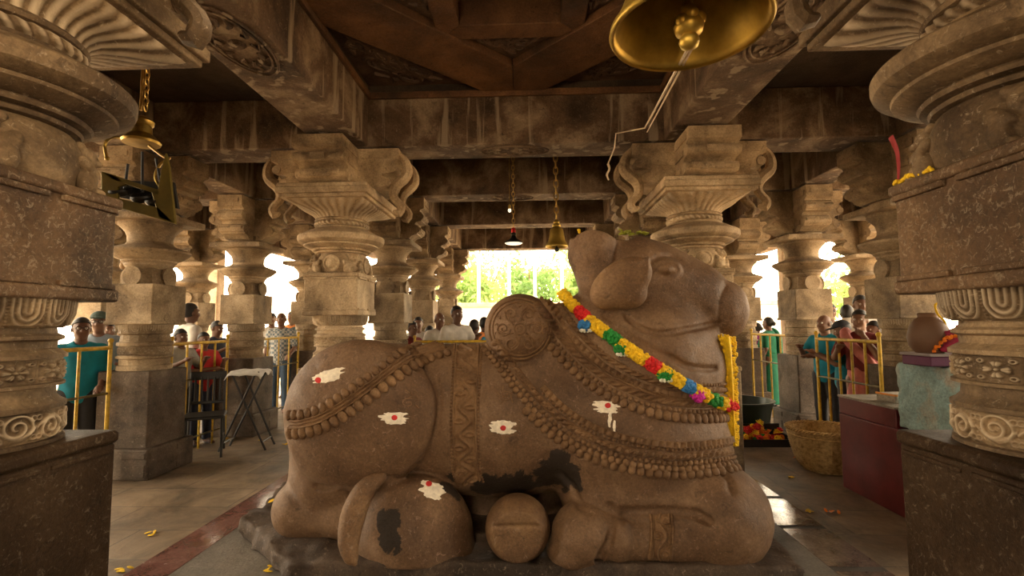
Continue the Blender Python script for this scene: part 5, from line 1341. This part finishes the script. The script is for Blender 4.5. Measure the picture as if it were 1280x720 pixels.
teal, aqua, navy, dgreen = cloth((.0, .17, .24), 'teal'), cloth((.22, .46, .47), 'aqua'), cloth((.02, .025, .05), 'navy'), cloth((.010, .045, .045), 'dark_green')
black, jeans, red, dred = cloth((.015, .014, .016), 'black'), cloth((.05, .085, .14), 'jeans'), cloth((.42, .02, .02), 'red'), cloth((.17, .02, .018), 'dark_red')
pink, purple, green, bgrey, orange = cloth((.55, .19, .17), 'pink'), cloth((.20, .01, .12), 'plum'), cloth((.005, .13, .065), 'green'), cloth((.22, .27, .33), 'blue_grey'), cloth((.6, .2, .04), 'orange')
chk = chequer('chequered_shirt', (.42, .42, .40), (.13, .17, .20), 26.0); blue = cloth((.03, .22, .42), 'blue')
T = 'trousers'
# left, behind the first barrier
who(103, 398, 38, 'person in teal shirt with dark hair, at the far left barrier', X=-4.40, skin=1, shirt=teal, legs=(T, black), pose=('down', 'bag'), glasses=True, turn=10)
who(125, 391, 30, 'person in pale grey shirt, cap and glasses behind the one in teal at far left', X=-4.85, skin=0, shirt=bgrey, legs=(T, black), cap=(.05, .08, .07), glasses=True)
who(135, 403, 60, 'person in aqua shirt peeping out beside the left round pillar', X=-5.3, shirt=aqua, legs=(T, navy), pose=('down', 'fold'))
# second barrier
who(238, 380, 150, 'person in pale T-shirt seen from behind, right of the left round pillar', X=-4.5, skin=1, shirt=white, legs=(T, black), sleeve=.5)
who(226, 412, 70, 'short dark-haired person leaning on the second left barrier', X=-4.22, skin=1, shirt=grey, legs=(T, black), pose=('rail', 'rail'), low=True)
who(271, 402, 80, 'person in navy shirt with head lowered at the right end of the second left barrier', X=-4.6, skin=1, shirt=navy, legs=(T, black), pose=('rail', 'down'), nod=.35)
who(255, 416, 60, 'person in bright red top behind the second left barrier', X=-4.12, shirt=red, legs=(T, navy), pose=('fold', 'rail'), low=True)
# third barrier
who(352, 391, 12, 'balding person in chequered shirt and jeans behind the third left barrier', X=-4.25, shirt=chk, legs=(T, jeans), pose=('down', 'bag'), bald=True)
who(378, 391, 170, 'person in dark green shirt seen from behind, beside the big pale pillar', X=-4.34, shirt=dgreen, legs=(T, black), sleeve=.95)
who(340, 392, 20, 'person in white shirt half hidden behind the chequered one', X=-5.05, shirt=white, legs=(T, black), low=True)
who(365, 390, 0, 'person in orange top between the chequered shirt and the dark green one', X=-4.95, shirt=orange, legs=(T, navy), low=True)
who(390, 394, 30, 'person in blue shirt squeezed against the big pale pillar at left', X=-4.95, skin=1, shirt=blue, legs=(T, black), low=True)
# across the back
who(571, 383, 35, 'tall person in white shirt behind the back barrier, left of the hump', Y=7.3, skin=1, shirt=white, legs=(T, navy), pose=('down', 'rail'))
who(549, 391, 40, 'shaven-headed person in white shirt left of the tall one behind the bull', Y=7.62, shirt=white, legs=(T, black), pose=('down', 'down'), hair=None)
who(515, 402, 60, 'person in dark red shirt at the left end of the back barrier', Y=7.62, skin=1, shirt=dred, legs=(T, black), pose=('down', 'down'))
who(523, 397, 10, 'person in white top just behind the one in dark red', Y=8.5, shirt=white, legs=(T, black), low=True)
who(537, 408, 160, 'short person with black hair and orange scarf before the shaven-headed one', Y=8.05, skin=1, shirt=grey, legs=(T, black), drape=orange, low=True)
who(583, 410, 170, 'short dark-haired person right of the tall one in white', Y=8.45, skin=1, shirt=black, legs=(T, black), low=True)
who(593, 400, 150, 'person in blue and orange with back turned, left beside the hump', Y=7.75, skin=1, shirt=blue, legs=(T, black), drape=orange, low=True)
who(605, 397, 190, 'dark-haired person in grey partly hidden by the hump', Y=8.15, skin=1, shirt=grey, legs=(T, black), low=True)
# right, far barrier
who(926, 405, -50, 'person in blue-grey shirt with glasses right behind the hanging garland', X=4.34, shirt=bgrey, legs=(T, navy), pose=('down', 'rail'), glasses=True, turn=-10)
who(946, 404, -150, 'woman in plum sari at the far right barrier, seen from behind', X=4.5, skin=1, shirt=purple, legs=('sari', purple), hair='bun', top='blouse', drape=dred, low=True)
who(960, 397, -140, 'woman in green sari nearest the right round pillar', X=4.5, skin=1, shirt=green, legs=('sari', green), hair='bun', top='blouse', drape=green, low=True)
# right, near barrier
who(1030, 394, -60, 'person in teal shirt with close-cropped hair, arms over the right barrier', Y=6.42, shirt=teal, legs=(T, black), pose=('rail', 'fold'), bald=True, turn=-10)
who(1053, 402, -120, 'person in teal shirt and black cap bending over the right barrier', Y=6.02, shirt=teal, legs=(T, black), pose=('rail', 'rail'), cap=(.015, .015, .02), nod=.3)
who(1037, 380, -10, 'person with glasses in white shirt behind the cropped-haired one', Y=8.0, shirt=white, legs=(T, black), glasses=True, low=True)
who(1058, 382, 160, 'dark-haired person in grey shirt seen from behind at right', Y=7.4, skin=1, shirt=grey, legs=(T, black), low=True)
who(1074, 388, -45, 'woman in pink sari with hands on the right barrier', Y=5.68, skin=2, shirt=dred, legs=('sari', pink), pose=('rail', 'chin'), hair='bun', top='blouse', drape=pink)
who(1092, 402, -80, 'woman in dark red with an orange drape beside the one in the pink sari', Y=5.95, shirt=dred, legs=('sari', dred), pose=('rail', 'rail'), hair='bun', top='blouse', drape=orange, low=True)
who(1075, 370, -15, 'tall person in white shirt standing behind the women at right', Y=6.9, skin=1, shirt=white, legs=(T, black), low=True)
# ------------------------------------------------------------------ outside: ground, wall, fence posts, trees
M['ground'] = plain('pale_dry_ground', (.66, .50, .32), .95, var=.2, scale=1.5)
g = MB(); g.b2((-60, -30, -1.2), (60, 70, -.62)); o = g.build('ground', M['ground']); struct(o)
g = MB(); g.b2((-8.6, -6.6, -.65), (8.6, 14.2, -.301)); struct(g.build('trim_60', M['beam']))
M['white_wall'] = plain('whitewashed_wall', (.80, .77, .70), .9, var=.08, scale=2)
def leaf_mat(name, a, b_):
    m, nt, bs = new_mat(name); co = coords(nt); nt.links.new(ramp(nt, noise(nt, co, 1.3, 4), [(.35, a), (.65, b_)]), bs.inputs['Base Color']); bs.inputs['Roughness'].default_value = .6
    tr = nt.nodes.new('ShaderNodeBsdfTranslucent'); tr.inputs[0].default_value = (b_[0]*1.2, b_[1]*1.2, b_[2], 1); mx = nt.nodes.new('ShaderNodeMixShader'); mx.inputs[0].default_value = .4
    out = [n_ for n_ in nt.nodes if n_.type == 'OUTPUT_MATERIAL'][0]; nt.links.new(bs.outputs[0], mx.inputs[1]); nt.links.new(tr.outputs[0], mx.inputs[2]); nt.links.new(mx.outputs[0], out.inputs[0]); return m
M['leaf'] = leaf_mat('bright_leaves', (.13, .24, .06), (.30, .42, .15)); M['leaf2'] = leaf_mat('deep_leaves', (.08, .17, .05), (.20, .32, .11)); M['bark'] = plain('tree_bark', (.18, .12, .07), .9)
def tree(x, y, h, r, seed, label, mat, n=2600, palm=False):
    rg = np.random.default_rng(seed); root = empty('tree', (x, y, -.62), 0, label, 'tree', None)
    mb = MB(); mb.tube(spline([(0, 0, 0), (.1, .05, h*.3), (-.05, .1, h*.55)], 12), np.linspace(.16, .08, 12), 8)
    for k in range(5):
        a = k*1.3+seed; mb.tube([(0, .08, h*.42), (r*.4*math.cos(a), r*.4*math.sin(a), h*.62), (r*.7*math.cos(a), r*.7*math.sin(a), h*.78)], [.07, .045, .02], 6)
    mb.build('trunk', M['bark'], root, smooth=True)
    cl = rg.normal(0, 1, (26, 3)); cl /= np.linalg.norm(cl, axis=1, keepdims=True); cl *= rg.uniform(.3, .95, (26, 1))*np.array([r, r, h*.36]); cl[:, 2] += h*.62
    c = cl[rg.integers(0, 26, n)] + rg.normal(0, .22*r, (n, 3)); c[:, 2] = np.maximum(c[:, 2], h*.12)
    d = rg.normal(0, 1, (n, 3)); d /= np.linalg.norm(d, axis=1, keepdims=True); e = np.cross(d, rg.normal(0, 1, (n, 3))); e /= np.linalg.norm(e, axis=1, keepdims=True)
    L = rg.uniform(.10, .2, (n, 1)); w_ = L*.42; V = np.stack([c-d*L, c+e*w_, c+d*L, c-e*w_], 1).reshape(-1, 3)
    F = np.arange(4*n).reshape(-1, 4); o = mesh_np('foliage', V, [F], mat, root, False)
    return root
for i, (x, y, h, r, mt, l) in enumerate(((-2.6, 21, 5.0, 1.25, 'leaf', 'pale green tree at the left side of the bright opening'), (.1, 22.5, 5.6, 1.45, 'leaf2', 'deeper green tree in the middle of the bright opening'), (2.7, 21, 5.2, 1.25, 'leaf', 'light green tree at the right side of the bright opening near the small bell'),
        (-2.6, 29, 7.6, 3.0, 'leaf', 'tall tree farther back in the bright opening'), (3.8, 30, 7.8, 3.0, 'leaf', 'tall tree behind the small brass bell'), (13.2, 19, 4.8, 2.0, 'leaf', 'green tree outside seen between the right-hand pillars above the crowd'))):
    tree(x, y, h, r, 20+i, l, M[mt])
wl = empty('compound_wall', (0, 18.2, -.62), 0, 'whitewashed compound wall outside below the trees', 'wall')
mb = MB(); mb.b2((-9, 0, 0), (11, .25, 2.75)); mb.build('wall_face', M['white_wall'], wl); mb = MB(); mb.b2((-9, -.06, 2.752), (11, .31, 2.92)); mb.build('coping', M['post'], wl, bevel=.02)
for k, x in enumerate((-1.75, -.62, .35, 1.35)):
    mb = MB(); mb.cbox((x, .12, 3.8), (.06, .06, .88), .01); mb.build('railing_post', M['white_wall'], wl)
# ------------------------------------------------------------------ added light-blocking walls out of view, daylight and added lights
mb = MB(); mb.b2((-7.4, -5.3, -.3), (-1.1, -5.0, 4.75)); mb.b2((1.1, -5.3, -.3), (7.4, -5.0, 4.75)); mb.b2((-1.1, -5.3, 2.6), (1.1, -5.0, 4.75)); struct(mb.build('light_block_back', M['beam']))  # added unseen wall, cuts the sky light from behind down to a doorway
mb = MB(); mb.b2((-7.4, -5.0, -.3), (-7.1, 1.2, 4.75)); struct(mb.build('light_block_left', M['beam']))  # added out of view to block side light near the camera
mb = MB(); mb.b2((7.1, -5.0, -.3), (7.4, 1.2, 4.75)); struct(mb.build('light_block_right', M['beam']))  # same added light blocker on the right, never in view
w = bpy.data.worlds.new('world'); SC.world = w; w.use_nodes = True; nt = w.node_tree; bg = nt.nodes['Background']
bg.inputs[0].default_value = (1.0, .82, .58, 1); bg.inputs[1].default_value = 12.0
def lamp(name, kind, loc, e, col, size=.5, aim=None, **k):
    l = bpy.data.lights.new(name, kind); l.energy = e; l.color = col
    if kind == 'AREA': l.size = size; l.shape = k.get('shape', 'SQUARE'); l.size_y = k.get('sy', size)
    elif kind == 'SUN': l.angle = size
    else: l.shadow_soft_size = size
    o = bpy.data.objects.new(name, l); COL.objects.link(o); o.location = loc
    if aim is not None: o.rotation_euler = (Vector(aim)-Vector(loc)).to_track_quat('-Z', 'Y').to_euler()
    return o
lamp('added_fill_light', 'POINT', (-.75, .1, 2.6), 95, (1, .74, .44), .28)  # added warm fill for the near pillars and bull, no real fixture
sp = lamp('added_top_light', 'SPOT', (-.75, 1.75, 3.55), 520, (1, .78, .50), .16, (.05, 3.6, .8)); sp.data.spot_size = 2.3; sp.data.spot_blend = .6  # added spot above the view, lights the bull from the top
lamp('sunlight', 'SUN', (9, 34, 20), 6.0, (1, .90, .76), .02, (0, 14, 0))
SC.view_settings.view_transform = 'Standard'; SC.view_settings.look = 'None'; SC.view_settings.gamma = 1; SC.view_settings.exposure = 0.0
SC.view_settings.use_curve_mapping = False
SC.cycles.use_denoising = True; SC.cycles.max_bounces = 6; SC.cycles.diffuse_bounces = 4; SC.cycles.glossy_bounces = 3
SC.cycles.sample_clamp_indirect = 6; SC.cycles.caustics_reflective = False; SC.cycles.caustics_refractive = False
